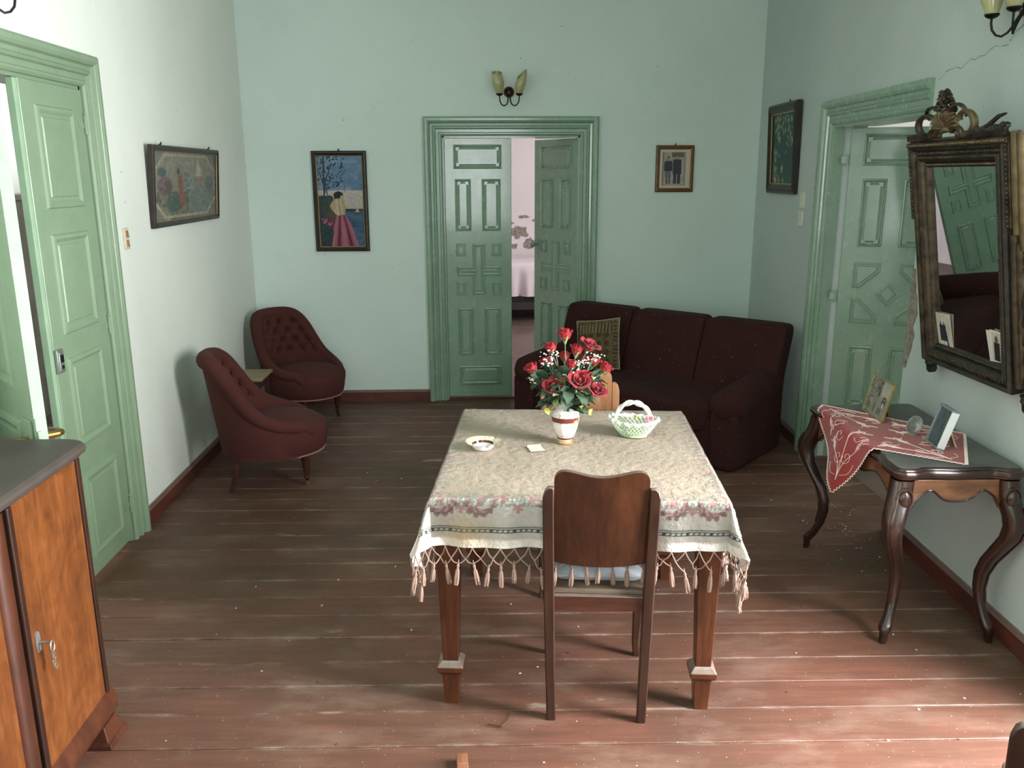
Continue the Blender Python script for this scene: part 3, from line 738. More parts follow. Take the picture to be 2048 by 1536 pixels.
def build_cloth():
    def axis(h, ov):
        a = []
        x = -h - ov
        while x < -h - 0.0001: a.append(x); x += 0.0032
        x = -h
        while x < h - 0.0001: a.append(x); x += 0.0058
        x = h
        while x <= h + ov + 1e-6: a.append(x); x += 0.0032
        return a
    U, V = axis(TA, OVX), axis(TB, OVY)
    m = MB(); nu, nv = len(U), len(V)
    random.seed(3)
    m.v = [cloth_pt(u, v) for v in V for u in U]; m.cols = [cloth_colour(u, v) for v in V for u in U]
    for j in range(nv - 1):
        for i in range(nu - 1):
            m.f.append((j * nu + i, j * nu + i + 1, (j + 1) * nu + i + 1, (j + 1) * nu + i))
    m.mi = [0] * len(m.f)
    c = m.build('tablecloth', CREAM, None, loc=(TC[0], TC[1], 0), rot=(0, 0, TR), ang=180, fix=False)
    tag(c, 'dusty cream woven tablecloth with scroll border and knotted fringe', 'tablecloth')
    # knotted fringe
    mx, my = U[-1], V[-1]
    per = []
    step = 0.0455
    def side(p, q):
        n = max(2, round(math.dist(p, q) / step))
        for i in range(n): per.append((p[0] + (q[0] - p[0]) * i / n, p[1] + (q[1] - p[1]) * i / n))
    side((U[0], V[0]), (mx, V[0])); side((mx, V[0]), (mx, my)); side((mx, my), (U[0], my)); side((U[0], my), (U[0], V[0]))
    A = [Vector(cloth_pt(*p)) for p in per]; n = len(A)
    rj = lambda s: Vector((random.uniform(-s, s), random.uniform(-s, s), random.uniform(-s, s)))
    K = [(A[i] + A[(i + 1) % n]) / 2 - Vector((0, 0, 0.040)) + rj(0.007) for i in range(n)]
    L = [(K[i] + K[(i + 1) % n]) / 2 - Vector((0, 0, 0.024)) + rj(0.009) for i in range(n)]
    m = MB()
    def cord(p, q, r=0.0022, sag=0.006):
        mid = (p + q) / 2 - Vector((0, 0, sag)) + rj(0.003)
        m.tube([p, (p + mid) / 2 - Vector((0, 0, sag * .3)), mid, (q + mid) / 2, q], r, 5)
    for i in range(n):
        cord(A[i], K[i]); cord(A[(i + 1) % n], K[i])
        if random.random() < 0.85: cord(K[i], L[i], sag=0.004)
        if random.random() < 0.85: cord(K[(i + 1) % n], L[i], sag=0.004)
    m.build('fringe_cord', FRINGE, c)
    kinds = []
    for k in range(3):
        tm = MB(); tm.lathe([(0.0018, 0.012), (0.0022, 0.0), (0.0048, -0.004), (0.0048, -0.009), (0.0034, -0.013), (0.0062, -0.024), (0.0072, -0.042), (0.0060, -0.056 - 0.006 * k)], 7)
        for q in range(6):
            a = q * 1.05 + k; tm.tube([(0.005 * math.cos(a), 0.005 * math.sin(a), -0.02), (0.0075 * math.cos(a), 0.0075 * math.sin(a), -0.045), (0.006 * math.cos(a), 0.006 * math.sin(a), -0.064 - 0.005 * random.random())], 0.0013, 4)
        kinds.append(tm.mesh('tassel', FRINGE))
    for i in range(n):
        link('tassel', kinds[i % 3], c, loc=L[i], rot=(random.uniform(-.16, .16), random.uniform(-.16, .16), random.uniform(0, 6)), scale=(1, 1, random.uniform(0.85, 1.15)))
    # clear plastic sheet over the cloth
    t = NT('clear_plastic'); tr = t.new('ShaderNodeBsdfTransparent'); gl = t.new('ShaderNodeBsdfGlossy'); gl.inputs['Roughness'].default_value = 0.06
    tr.inputs['Color'].default_value = (0.97, 0.97, 0.96, 1)
    fr = t.new('ShaderNodeFresnel'); fr.inputs['IOR'].default_value = 1.42; mx_ = t.new('ShaderNodeMixShader')
    bp = t.new('ShaderNodeBump'); bp.inputs['Strength'].default_value = 0.5; bp.inputs['Distance'].default_value = 0.01
    t.l.new(t.noise(16, t.coord(), 3, 0.5, 1.0), bp.inputs['Height']); t.l.new(bp.outputs['Normal'], gl.inputs['Normal']); t.l.new(bp.outputs['Normal'], fr.inputs['Normal'])
    geo = t.new('ShaderNodeNewGeometry'); sz = t.new('ShaderNodeSeparateXYZ'); t.l.new(geo.outputs['Normal'], sz.inputs[0]); up = t.math('SUBTRACT', 1.0, t.math('MULTIPLY', t.math('ABSOLUTE', sz.outputs[2]), 0.88)); t.l.new(t.math('MULTIPLY', fr.outputs[0], up), mx_.inputs[0]); t.l.new(tr.outputs[0], mx_.inputs[1]); t.l.new(gl.outputs[0], mx_.inputs[2]); t.l.new(mx_.outputs[0], t.out.inputs['Surface'])
    hx, hy = TA + 0.115, TB + 0.135
    m = MB()
    def fp(a, b):
        u, v = (a * 2 - 1) * hx, (b * 2 - 1) * hy
        return cloth_pt(u, v, 0.004, 0.6)
    m.grid(fp, 120, 120)
    p = m.build('plastic_cover', t.m, None, loc=(TC[0], TC[1], 0), rot=(0, 0, TR), ang=180, fix=False)
    tag(p, 'clear plastic sheet laid over the cream tablecloth', 'table cover')
build_cloth()

CHAIRWOOD = m_wood('chair_walnut', S(34, 20, 15), S(50, 30, 21), S(64, 40, 28), 'z', rough=0.36, dust=0.5)
CHAIRPLY = m_wood('chair_back_veneer', S(38, 20, 12), S(59, 32, 18), S(78, 44, 25), 'z', rough=0.30, dust=0.3)
CUSH = m_fabric('grey_blue_cushion', S(140, 148, 154), S(164, 172, 178), 0.95, 0.2, 8, 260)
def build_chair():
    t = thing('dining_chair', '', 'chair')
    for s in (-1, 1):
        m = MB(); loft(m, [(s * 0.150, -0.200, 0.0, 0.015, 0.016), (s * 0.156, -0.196, 0.25, 0.0165, 0.018), (s * 0.160, -0.196, 0.45, 0.0175, 0.019), (s * 0.162, -0.212, 0.60, 0.0175, 0.017), (s * 0.164, -0.240, 0.76, 0.0175, 0.014), (s * 0.164, -0.249, 0.815, 0.0175, 0.013), (s * 0.161, -0.253, 0.838, 0.0145, 0.012), (s * 0.156, -0.255, 0.850, 0.009, 0.011)])
        m.build('leg', CHAIRWOOD, t, bevel=0.004, smooth=True)
        m = MB(); loft(m, [(s * 0.168, 0.205, 0.0, 0.012, 0.012), (s * 0.163, 0.198, 0.06, 0.013, 0.013), (s * 0.166, 0.186, 0.20, 0.0165, 0.0165), (s * 0.175, 0.178, 0.34, 0.020, 0.020), (s * 0.180, 0.176, 0.425, 0.021, 0.021)])
        m.build('leg', CHAIRWOOD, t, bevel=0.004, smooth=True)
    # bent plywood back
    W = 0.146
    def outline():
        P = []
        for k in range(7):
            a = PI - PI / 2 * k / 6; P.append((-W + 0.034 + 0.034 * math.cos(a), 0.872 + 0.034 * math.sin(a)))
        for k in range(1, 12):
            x = -W + 0.034 + (2 * W - 0.068) * k / 12; P.append((x, 0.906 - 0.019 * math.sin(PI * k / 12) ** 1.5))
        for k in range(7):
            a = PI / 2 - PI / 2 * k / 6; P.append((W - 0.034 + 0.034 * math.cos(a), 0.872 + 0.034 * math.sin(a)))
        return P
    top = outline()
    m = MB(); nx, nz = 24, 12
    def zt(x):
        x = max(-W + 1e-4, min(W - 1e-4, x))
        for a, b in zip(top[:-1], top[1:]):
            if a[0] <= x <= b[0] and b[0] > a[0]: return a[1] + (b[1] - a[1]) * (x - a[0]) / (b[0] - a[0])
        return top[0][1]
    xs = [-W + 2 * W * (0.5 - 0.5 * math.cos(PI * i / nx)) for i in range(nx + 1)]
    def sheet(off):
        vv = []
        for j in range(nz + 1):
            for x in xs:
                zb = 0.566 + 0.012 * (x / W) ** 2; z = zb + (zt(x) - zb) * j / nz
                y = -0.192 - 0.062 * ((z - 0.55) / 0.35) - 0.012 * (1 - (x / W) ** 2) + off
                vv.append((x, y, z))
        return vv
    n = nx + 1
    vv = sheet(-0.012) + sheet(0.010); N = n * (nz + 1); ff = []
    for j in range(nz):
        for i in range(nx):
            a = (j * n + i, j * n + i + 1, (j + 1) * n + i + 1, (j + 1) * n + i); ff.append(a); ff.append(tuple(q + N for q in reversed(a)))
    ring = [i for i in range(n)] + [j * n + nx for j in range(1, nz + 1)] + [nz * n + i for i in range(nx - 1, -1, -1)] + [j * n for j in range(nz - 1, 0, -1)]
    for a, b in zip(ring, ring[1:] + ring[:1]): ff.append((a, a + N, b + N, b))
    m.add(vv, ff); m.build('backrest', CHAIRPLY, t, ang=40)
    m = MB(); m.prism([(-0.172, -0.190), (0.172, -0.190), (0.202, 0.190), (0.19, 0.206), (-0.19, 0.206), (-0.202, 0.190)], 'z', 0.455, 0.474)
    m.build('seat', DUSTY, t, bevel=0.006)
    m = MB(); m.box(-0.145, 0.145, -0.206, -0.186, 0.405, 0.457); m.build('seat_rail', WALNUT_X, t, smooth=False, bevel=0.002)
    m = MB(); m.box(-0.165, 0.165, 0.168, 0.186, 0.400, 0.455); m.build('seat_rail', WALNUT_X, t, smooth=False, bevel=0.002)
    for s in (-1, 1):
        m = MB(); m.prism([(s * 0.148, -0.19), (s * 0.166, -0.19), (s * 0.188, 0.175), (s * 0.168, 0.175)], 'z', 0.405, 0.455); m.build('seat_rail', CHAIRWOOD, t, smooth=False)
    return t
def build_chairs():
    c = build_chair(); c['label'] = 'dark wooden dining chair seen from behind at the front of the table'; c.location = (0.388, 2.681, 0); c.rotation_euler = (0, 0, math.radians(-5.5)); c['group'] = 'dining chairs'
    d = copy_tree(c); lw = m_wood('pale_lit_veneer', S(118, 76, 46), S(150, 102, 66), S(176, 126, 86), 'z', rough=0.4)  # paler wood for the far chair's back, window light included in its tone
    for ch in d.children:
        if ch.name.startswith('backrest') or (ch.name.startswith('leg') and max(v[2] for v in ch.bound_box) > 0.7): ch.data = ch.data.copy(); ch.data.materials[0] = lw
    d['label'] = 'dining chair on the far side of the table behind the vase'; d.location = (0.433, 3.530, 0); d.rotation_euler = (0, 0, math.radians(175.5))
    e = copy_tree(c); e['label'] = 'dark wooden chair cut off at the bottom right corner of the photo'; e.location = (1.222, 1.355, 0); e.rotation_euler = (0, 0, math.radians(-38))
    # seat cushion of the near chair
    m = MB()
    def f(a, b):
        x = (a * 2 - 1); y = (b * 2 - 1); e = (1 - abs(x) ** 6) * (1 - abs(y) ** 6)
        return (x * 0.150, y * 0.170 + 0.005, e)
    N = 22
    vv = []; ff = []
    for side in (1, -1):
        for j in range(N + 1):
            for i in range(N + 1):
                x, y, e = f(i / N, j / N); h = 0.031 * max(e, 0) ** 0.5
                vv.append((x, y, 0.507 + (h if side > 0 else -h) + 0.003 * math.sin(x * 60) * math.sin(y * 40) * e))
    n = N + 1
    for j in range(N):
        for i in range(N):
            a = (j * n + i, j * n + i + 1, (j + 1) * n + i + 1, (j + 1) * n + i); ff.append(a); ff.append(tuple(q + n * n for q in reversed(a)))
    m.add(vv, ff)
    cu = thing('seat_cushion', 'flat grey-blue cushion on the seat of the front chair', 'cushion', (0.388, 2.681, 0), math.radians(-5.5))
    m.build('pad', CUSH, cu, ang=180)
    m = MB(); m.tube([(-0.149, -0.164, 0.506), (0.149, -0.164, 0.506), (0.149, 0.174, 0.506), (-0.149, 0.174, 0.506)], 0.004, 6, closed=True); m.build('piping', CUSH, cu)
build_chairs()

# ------------------------------------------------------------------ things on the table
VX, VY = 0.319, 3.11
def on_table(x, y): return (x, y, TZ + 0.004)
ROSE = m_plain('red_fabric_petal', S(156, 22, 32), 0.75, var=0.25, scale=60, sheen=0.1)
ROSE2 = m_plain('crimson_fabric_petal', S(132, 14, 28), 0.75, var=0.25, scale=60, sheen=0.1)
LEAF = m_plain('dark_fabric_leaf', S(62, 82, 62), 0.7, var=0.3, scale=30)
LEAF2 = m_plain('pale_fabric_leaf', S(116, 132, 86), 0.7, var=0.3, scale=30)
YGREEN = m_plain('yellow_green_leaf', S(186, 190, 90), 0.7, var=0.2, scale=40)
STEMM = m_plain('plastic_stem', S(120, 134, 112), 0.5)
WPETAL = m_plain('white_petal', S(236, 236, 226), 0.6, var=0.05)
def petal(m, a0, w, prof, curl=0.0, seg=5):
    """prof: list of (radius, z, width factor)"""
    n = len(prof); vv = []; ff = []
    for (r, z, k) in prof:
        for i in range(seg + 1):
            s = (i / seg * 2 - 1)
            a = a0 + s * w * k
            rr = r + curl * s * s * z * 8 * 0.1
            vv.append((rr * math.cos(a), rr * math.sin(a), z - 0.18 * z * s * s * s * s))
    for j in range(n - 1):
        for i in range(seg): ff.append((j * (seg + 1) + i, j * (seg + 1) + i + 1, (j + 1) * (seg + 1) + i + 1, (j + 1) * (seg + 1) + i))
    m.add(vv, ff)
def rose_mesh(opened):
    m = MB()
    for L in range(3):
        np_ = (3, 4, 5)[L]; r = (0.006, 0.011, 0.0155)[L] * (1.15 if opened else 1); h = (0.036, 0.035, 0.031)[L] if not opened else (0.028, 0.028, 0.026)[L]
        fl = (0.0, 0.004, 0.010)[L] * (1.5 if opened else 0.7)
        for k in range(np_):
            petal(m, 2 * PI * k / np_ + L * 0.7, PI / np_ * 1.45, [(0.003, 0.0, 0.8), (r * 0.85, h * 0.25, 1), (r * 1.05, h * 0.6, 1), (r + fl * 0.5, h * 0.88, 0.85), (r + fl, h * (0.97 if L else 1.0), 0.5)])
    m.lathe([(0.001, 0.004), (0.005, 0.012), (0.005, 0.026), (0.001, 0.030)], 8, cap=False)
    return m
def leaf_mesh(L, W):
    m = MB(); n = 6; vv = []; ff = []
    for i in range(n + 1):
        t = i / n; w = W * math.sin(PI * min(1, t * 0.92 + 0.04)) ** 0.8 * (1.15 - 0.5 * t) * (1 + 0.12 * (-1) ** i); z = 0.25 * L * math.sin(t * 2.2) - 0.10 * L * t * t
        vv += [(L * t, -w, z + 0.25 * w), (L * t, 0, z), (L * t, w, z + 0.25 * w)]
    for i in range(n):
        b = 3 * i; ff += [(b, b + 3, b + 4, b + 1), (b + 1, b + 4, b + 5, b + 2)]
    m.add(vv, ff); return m
def build_flowers():
    v = thing('vase', 'white porcelain vase with brown bands and a gilt foot', 'vase', on_table(VX, VY))
    WP = m_plain('white_porcelain', S(230, 226, 220), 0.16, var=0.03, coat=0.4); BR = m_plain('brown_band', S(112, 52, 42), 0.2, var=0.1); GO = m_plain('gilt_foot', S(206, 168, 104), 0.3, 0.55)
    body = [(0.024, 0.012), (0.028, 0.020), (0.036, 0.035), (0.046, 0.065), (0.0525, 0.100), (0.0535, 0.118), (0.050, 0.134), (0.042, 0.147), (0.033, 0.155), (0.030, 0.162), (0.036, 0.172), (0.033, 0.172), (0.027, 0.160), (0.027, 0.145)]
    body = [(r, z * 0.93) for r, z in body]
    m = MB(); m.lathe(body, 40, cap=True); b = m.build('body', WP, v, ang=60)
    m = MB(); m.lathe([(0.030, 0.0), (0.031, 0.004), (0.026, 0.008), (0.024, 0.013)], 32); m.build('foot', GO, v)
    def band(name, z0, z1, mat, cov=1.0, extra=0.0006, a0=0.0):
        def rad(z):
            for (r1, y1), (r2, y2) in zip(body[:-1], body[1:]):
                if y1 <= z <= y2 and y2 > y1: return r1 + (r2 - r1) * (z - y1) / (y2 - y1)
            return 0.03
        m = MB(); zs = [z0 + (z1 - z0) * i / 4 for i in range(5)]; seg = 36
        def f(a, t):
            an = a0 + a * 2 * PI * cov; z = z0 + (z1 - z0) * t; r = rad(z) + extra
            return (r * math.cos(an), r * math.sin(an), z)
        m.grid(f, seg, 4); m.build(name, mat, b, ang=60, fix=False)
    band('brown_band', 0.090, 0.109, BR, 0.42, a0=-PI * 1.0); band('brown_band', 0.018, 0.026, BR)
    sprig = MB(); random.seed(21)
    def rad(z):
        for (r1, y1), (r2, y2) in zip(body[:-1], body[1:]):
            if y1 <= z <= y2 and y2 > y1: return r1 + (r2 - r1) * (z - y1) / (y2 - y1)
        return 0.03
    SP = m_plain('painted_sprig', S(142, 132, 128), 0.3); PK = m_plain('painted_posy', S(214, 170, 130), 0.3, var=0.3, scale=200)
    for zc, sp, cnt in ((0.088, 0.008, 80), (0.118, 0.008, 80), (0.034, 0.005, 70)):
        for k in range(cnt):
            a = random.uniform(-PI, PI); z = zc + random.gauss(0, sp * 0.5) ; r = rad(z) + 0.0005; w = random.uniform(0.0012, 0.0028)
            T = Matrix.Rotation(a, 4, 'Z') @ Matrix.Translation((r, 0, z)) @ Matrix.Rotation(random.uniform(0, 3), 4, 'X')
            sprig.add([(0, -w, -w * .5), (0, w, -w * .5), (0, w, w * .5), (0, -w, w * .5)], [(0, 1, 2, 3)], T=T)
    sprig.build('painted_sprigs', SP, b, smooth=False, fix=False)['kind'] = 'stuff'
    posy = MB()
    for k in range(40):
        a = -0.85 + random.gauss(0, 0.16); z = 0.085 + random.gauss(0, 0.013); r = rad(z) + 0.0007; w = random.uniform(0.002, 0.0045)
        T = Matrix.Rotation(a, 4, 'Z') @ Matrix.Translation((r, 0, z)) @ Matrix.Rotation(random.uniform(0, 3), 4, 'X')
        posy.add([(0, -w, -w * .6), (0, w, -w * .6), (0, w, w * .6), (0, -w, w * .6)], [(0, 1, 2, 3)], T=T)
    posy.build('painted_posy', PK, b, smooth=False, fix=False)['kind'] = 'stuff'
    # bouquet
    bq = thing('rose_bouquet', 'bunch of red artificial roses with white sprigs standing in the vase', 'flowers', on_table(VX, VY))
    bud, opn = rose_mesh(False).mesh('rose', ROSE, fix=False), rose_mesh(True).mesh('rose', ROSE2, fix=False)
    sep = MB()
    for k in range(5): petal(sep, 2 * PI * k / 5, 0.35, [(0.003, -0.004, 0.7), (0.010, 0.002, 1), (0.015, 0.012, 0.7), (0.019, 0.020, 0.15)], seg=2)
    sep.lathe([(0.0015, -0.012), (0.005, -0.004), (0.007, 0.002)], 8); sepm = sep.mesh('sepals', LEAF2, fix=False)
    heads = [(-0.005, 0.00, 0.412, 0, 1.2), (-0.054, -0.01, 0.368, 0, 1.05), (0.036, 0.0, 0.356, 0, 1.1), (0.080, 0.01, 0.372, 1, 1.2), (-0.121, -0.02, 0.292, 0, 1.1), (-0.067, 0.02, 0.305, 0, 1.05), (0.016, -0.02, 0.306, 0, 0.95), (0.102, 0.015, 0.308, 0, 1.05), (0.137, 0.0, 0.285, 0, 1.15), (-0.047, -0.06, 0.238, 1, 1.2), (0.036, -0.065, 0.256, 1, 1.25), (0.096, -0.055, 0.220, 1, 1.25), (0.060, -0.045, 0.266, 0, 1.05), (0.0, 0.06, 0.32, 0, 1.0), (-0.05, 0.07, 0.28, 1, 1.0), (0.07, 0.07, 0.30, 0, 1.0)]
    random.seed(9)
    for (x, y, z, k, s) in heads:
        d = Vector((x, y, 0)); tilt = d.length * (6.5 if k else 4.5); tilt = min(tilt, 1.1)
        T = Vector((0, 0, 1)).rotation_difference(Vector((x * 1.0, y * 1.0 - (0.05 if k else 0.0), 0.16 if k else 0.22)).normalized())
        ro = link('rose', opn if k else bud, bq, loc=(x, y, z - 0.012), rot=T.to_euler(), scale=(s * 1.12,) * 3)
        link('sepals', sepm, ro)
        m = MB(); p0 = Vector((x, y, z - 0.015)); b0 = Vector((x * 0.08, y * 0.08, 0.135)); mid = (p0 + b0) / 2 + Vector((-x * 0.12, -y * 0.12, 0.02))
        m.tube([p0, (p0 + mid) / 2 + Vector((0, 0, 0.004)), mid, (mid + b0) / 2, b0, b0 - Vector((0, 0, 0.05))], 0.0017, 5); m.build('stem', STEMM, bq)
    lm = [leaf_mesh(0.066, 0.021).mesh('leaf', LEAF, fix=False), leaf_mesh(0.078, 0.026).mesh('leaf', LEAF, fix=False), leaf_mesh(0.055, 0.018).mesh('leaf', LEAF2, fix=False), leaf_mesh(0.030, 0.011).mesh('leaf', YGREEN, fix=False)]
    for k in range(170):
        a = random.uniform(0, 2 * PI); z = random.uniform(0.145, 0.272); r = random.uniform(0.012, 0.034 + 0.065 * min(1, (z - 0.14) / 0.05)) * (1.0 if z < 0.26 else 0.75)
        link('leaf', lm[0 if k % 5 < 2 else (1 if k % 5 < 4 else 2)], bq, loc=(r * math.cos(a), r * math.sin(a) * 0.85, z), rot=(random.uniform(-0.7, 0.7), random.uniform(-0.7, 0.75), a + random.uniform(-0.6, 0.6)))
    for (x, y, z) in ((0.078, -0.05, 0.150), (0.070, -0.05, 0.142), (0.086, -0.05, 0.140), (0.110, -0.03, 0.240), (0.118, -0.03, 0.252), (0.128, -0.03, 0.236), (0.100, -0.04, 0.245), (0.085, -0.06, 0.128), (-0.08, -0.04, 0.15)):
        link('leaf', lm[3], bq, loc=(x, y, z), rot=(random.uniform(-1, 1), random.uniform(-1, 1), random.uniform(0, 6)))
    m = MB(); m.ball((0.078, -0.056, 0.138), 0.010, 8, 6, sc=(0.8, 0.8, 1.1)); m.build('berry', ROSE2, bq)
    for (x, y, z, c, rr) in ((-0.071, -0.035, 0.340, 24, 0.028), (0.052, -0.035, 0.318, 26, 0.030), (0.106, -0.012, 0.338, 22, 0.024), (-0.125, -0.03, 0.260, 14, 0.016), (0.029, -0.06, 0.222, 22, 0.024), (0.011, -0.05, 0.272, 16, 0.020), (-0.040, -0.02, 0.352, 10, 0.012), (0.110, -0.04, 0.250, 10, 0.015)):
        m = MB()
        for k in range(c):
            p = Vector((x + random.gauss(0, rr * .55), y + random.gauss(0, rr * .4), z + random.gauss(0, rr * .5))); s = random.uniform(0.0022, 0.0046)
            m.ball(p, s, 6, 4, sc=(1, 1, 0.8))
        sp = m.build('white_sprig', WPETAL, bq); sp['kind'] = 'stuff'
        m = MB()
        for k in range(3): m.tube([(x + random.gauss(0, rr * .3), y, z + random.gauss(0, rr * .3)), (x * 0.6, y * 0.6, z * 0.75), (x * 0.1, y * 0.1, 0.15)], 0.0008, 4)
        m.build('sprig_stem', STEMM, sp)
build_flowers()

def build_basket():
    WP = m_plain('glazed_ceramic', S(232, 236, 228), 0.14, var=0.04, coat=0.5); GP = m_plain('green_glaze', S(178, 206, 160), 0.16, var=0.25, scale=50, coat=0.4); PKG = m_plain('pink_glaze', S(224, 170, 176), 0.2, var=0.2, scale=80)
    b = thing('ceramic_basket', 'white lattice ceramic basket with an arched handle and pink rose', 'basket', on_table(0.597, 3.19), math.radians(-22))
    def pt(a, t, tw=0.0):
        k = 0.55 + 0.45 * t ** 0.8; a += tw
        return Vector((0.092 * k * math.cos(a), 0.064 * k * math.sin(a), 0.006 + 0.052 * t))
    m = MB(); m.lathe([(0.055, 0.0), (0.056, 0.008), (0.050, 0.010), (0.0, 0.010)], 32, sy=0.70); m.build('base', GP, b)
    for d, nm in ((0.75, 'lattice'), (-0.75, 'lattice')):
        m = MB()
        for k in range(30):
            a = 2 * PI * k / 30; m.tube([pt(a, i / 7, d * i / 7 * 0.8) for i in range(8)], 0.0023, 5)
        m.build(nm, WP if d > 0 else GP, b)
    m = MB(); P = []
    N = 60
    def rimf(u, v):
        a = u * 2 * PI; w = 1 + 0.035 * math.cos(18 * a); r = 0.98 + 0.14 * v; dr = 0.012 * math.sin(v * PI)
        return (0.092 * r * w * math.cos(a), 0.064 * (r + 0.05 * v) * w * math.sin(a), 0.057 + dr + 0.004 * math.cos(18 * a) * v + 0.010 * abs(math.cos(a)) ** 3)
    m.grid(rimf, 108, 5, wu=True); m.build('rim', WP, b, ang=180)
    m = MB(); P = []
    for i in range(25):
        a = PI * i / 24; P.append((0.072 * math.cos(a), 0.0, 0.056 + 0.078 * math.sin(a)))
    for d in (0, PI):
        Q = [(p[0], p[1] + 0.0055 * math.cos(i * 0.75 + d), p[2] + 0.0055 * math.sin(i * 0.75 + d)) for i, p in enumerate(P)]
        m.tube(Q, 0.0068, 8)
    m.build('handle', WP, b)
    fl = MB(); 
    for L in range(3):
        for k in range(5): petal(fl, 2 * PI * k / 5 + L * .6, 0.75, [(0.002, 0, 0.8), (0.006 + 0.003 * L, 0.004, 1), (0.008 + 0.005 * L, 0.011 - 0.003 * L, 0.7)], seg=3)
    fo = fl.build('flower', PKG, b, loc=(0.066, -0.016, 0.078), rot=(1.0, 0.3, 0), fix=False)
    lm = leaf_mesh(0.032, 0.010).mesh('leaf', GP, fix=False)
    for k, (x, y) in enumerate(((0.03, -0.062), (-0.03, -0.064), (0.06, -0.045), (-0.06, -0.045), (0.02, 0.062), (-0.03, 0.06), (0.075, 0.02), (-0.078, 0.02))):
        link('leaf', lm, b, loc=(x, y, 0.062), rot=(0, 0.1, math.atan2(y, x) + random.uniform(-1, 1)))
    m = MB(); m.ball((0.0, 0.03, 0.07), 0.006, 8, 6); m.ball((0.012, 0.036, 0.066), 0.005, 8, 6); m.build('yellow_bud', YGREEN, b)
    # ashtray
    a = thing('ashtray', 'small white porcelain ashtray with a maroon ring and gilt lobed rim', 'ashtray', on_table(0.001, 3.055), 0.25)
    m = MB()
    prof = [(0.0, 0.0), (0.034, 0.0), (0.042, 0.010), (0.044, 0.020), (0.041, 0.020), (0.038, 0.010), (0.030, 0.006), (0.0, 0.006)]
    m.lathe([(max(r, 1e-4), z) for r, z in prof], 40, cap=False); bd = m.build('bowl', WP, a, ang=50)
    m = MB()
    def rf(u, v):
        an = u * 2 * PI; lob = 1 + 0.10 * abs(math.cos(1.5 * an)) ** 0.7
        r = (0.042 + 0.020 * v) * (1 + (lob - 1) * v); notch = -0.006 if abs(((an / (2 * PI) * 3 + 0.25) % 1) - 0.5) < 0.035 else 0
        return (r * math.cos(an), r * math.sin(an), 0.020 + 0.008 * v + notch * v)
    m.grid(rf, 96, 4, wu=True); m.build('rim', m_plain('gilt_cream_rim', S(222, 208, 180), 0.2, var=0.25, scale=120), a, ang=180)
    m = MB(); m.lathe([(0.0376, 0.0105), (0.0390, 0.015), (0.0404, 0.0196)], 40, cap=False); m.build('maroon_ring', m_plain('maroon_glaze', S(82, 30, 38), 0.2), a)
    # slip of paper and a fallen leaf
    m = MB(); m.prism([(-0.032, -0.030), (0.022, -0.034), (0.032, 0.028), (-0.022, 0.034)], 'z', 0.0, 0.0006); m.prism([(-0.022, 0.030), (0.030, 0.024), (0.034, 0.030), (-0.018, 0.038)], 'z', 0.0006, 0.004)
    p = m.build('paper_slip', m_plain('paper', S(216, 210, 192), 0.8, var=0.05), None, loc=(0.200, 3.035, TZ + 0.0062), rot=(0, 0, 0.35), smooth=False); tag(p, 'small creased slip of paper lying on the tablecloth', 'paper')
    lf = leaf_mesh(0.026, 0.008).build('fallen_leaf', m_plain('green_leaf', S(112, 138, 70), 0.6), None, loc=(0.213, 3.18, TZ + 0.0062), rot=(0, 0, 0.2), fix=False); tag(lf, 'small green leaf fallen on the tablecloth beside the vase', 'leaf')
build_basket()
# ------------------------------------------------------------------ sofa and armchairs
SOFA = m_fabric('burgundy_plush', S(50, 27, 27), S(58, 32, 31), 0.95, 0.015, 5, 300, 0.25, dust=0.16)
def soft_box(m, x0, x1, y0, y1, z0, z1, e=4.0, n=14, T=None, puff=0.0):
    """superellipsoid block"""
    cx, cy, cz = (x0 + x1) / 2, (y0 + y1) / 2, (z0 + z1) / 2; hx, hy, hz = (x1 - x0) / 2, (y1 - y0) / 2, (z1 - z0) / 2
    vv = []; ff = []; idx = {}
    def norm(p):
        k = (abs(p[0]) ** e + abs(p[1]) ** e + abs(p[2]) ** e) ** (1 / e)
        return (cx + hx * p[0] / k, cy + hy * p[1] / k, cz + hz * p[2] / k)
    def vid(p):
        key = (round(p[0], 5), round(p[1], 5), round(p[2], 5))
        if key not in idx: idx[key] = len(vv); vv.append(norm(p))
        return idx[key]
    for ax in range(3):
        for sgn in (-1, 1):
            for i in range(n):
                for j in range(n):
                    q = []
                    for (a, b) in ((i, j), (i + 1, j), (i + 1, j + 1), (i, j + 1)):
                        u = math.sin((a / n - 0.5) * PI); v = math.sin((b / n - 0.5) * PI)
                        p = [0, 0, 0]; p[ax] = sgn; p[(ax + 1) % 3] = u; p[(ax + 2) % 3] = v; q.append(vid(p))
                    ff.append(tuple(q) if sgn > 0 else tuple(reversed(q)))
    m.add(vv, ff, 0, T); return m

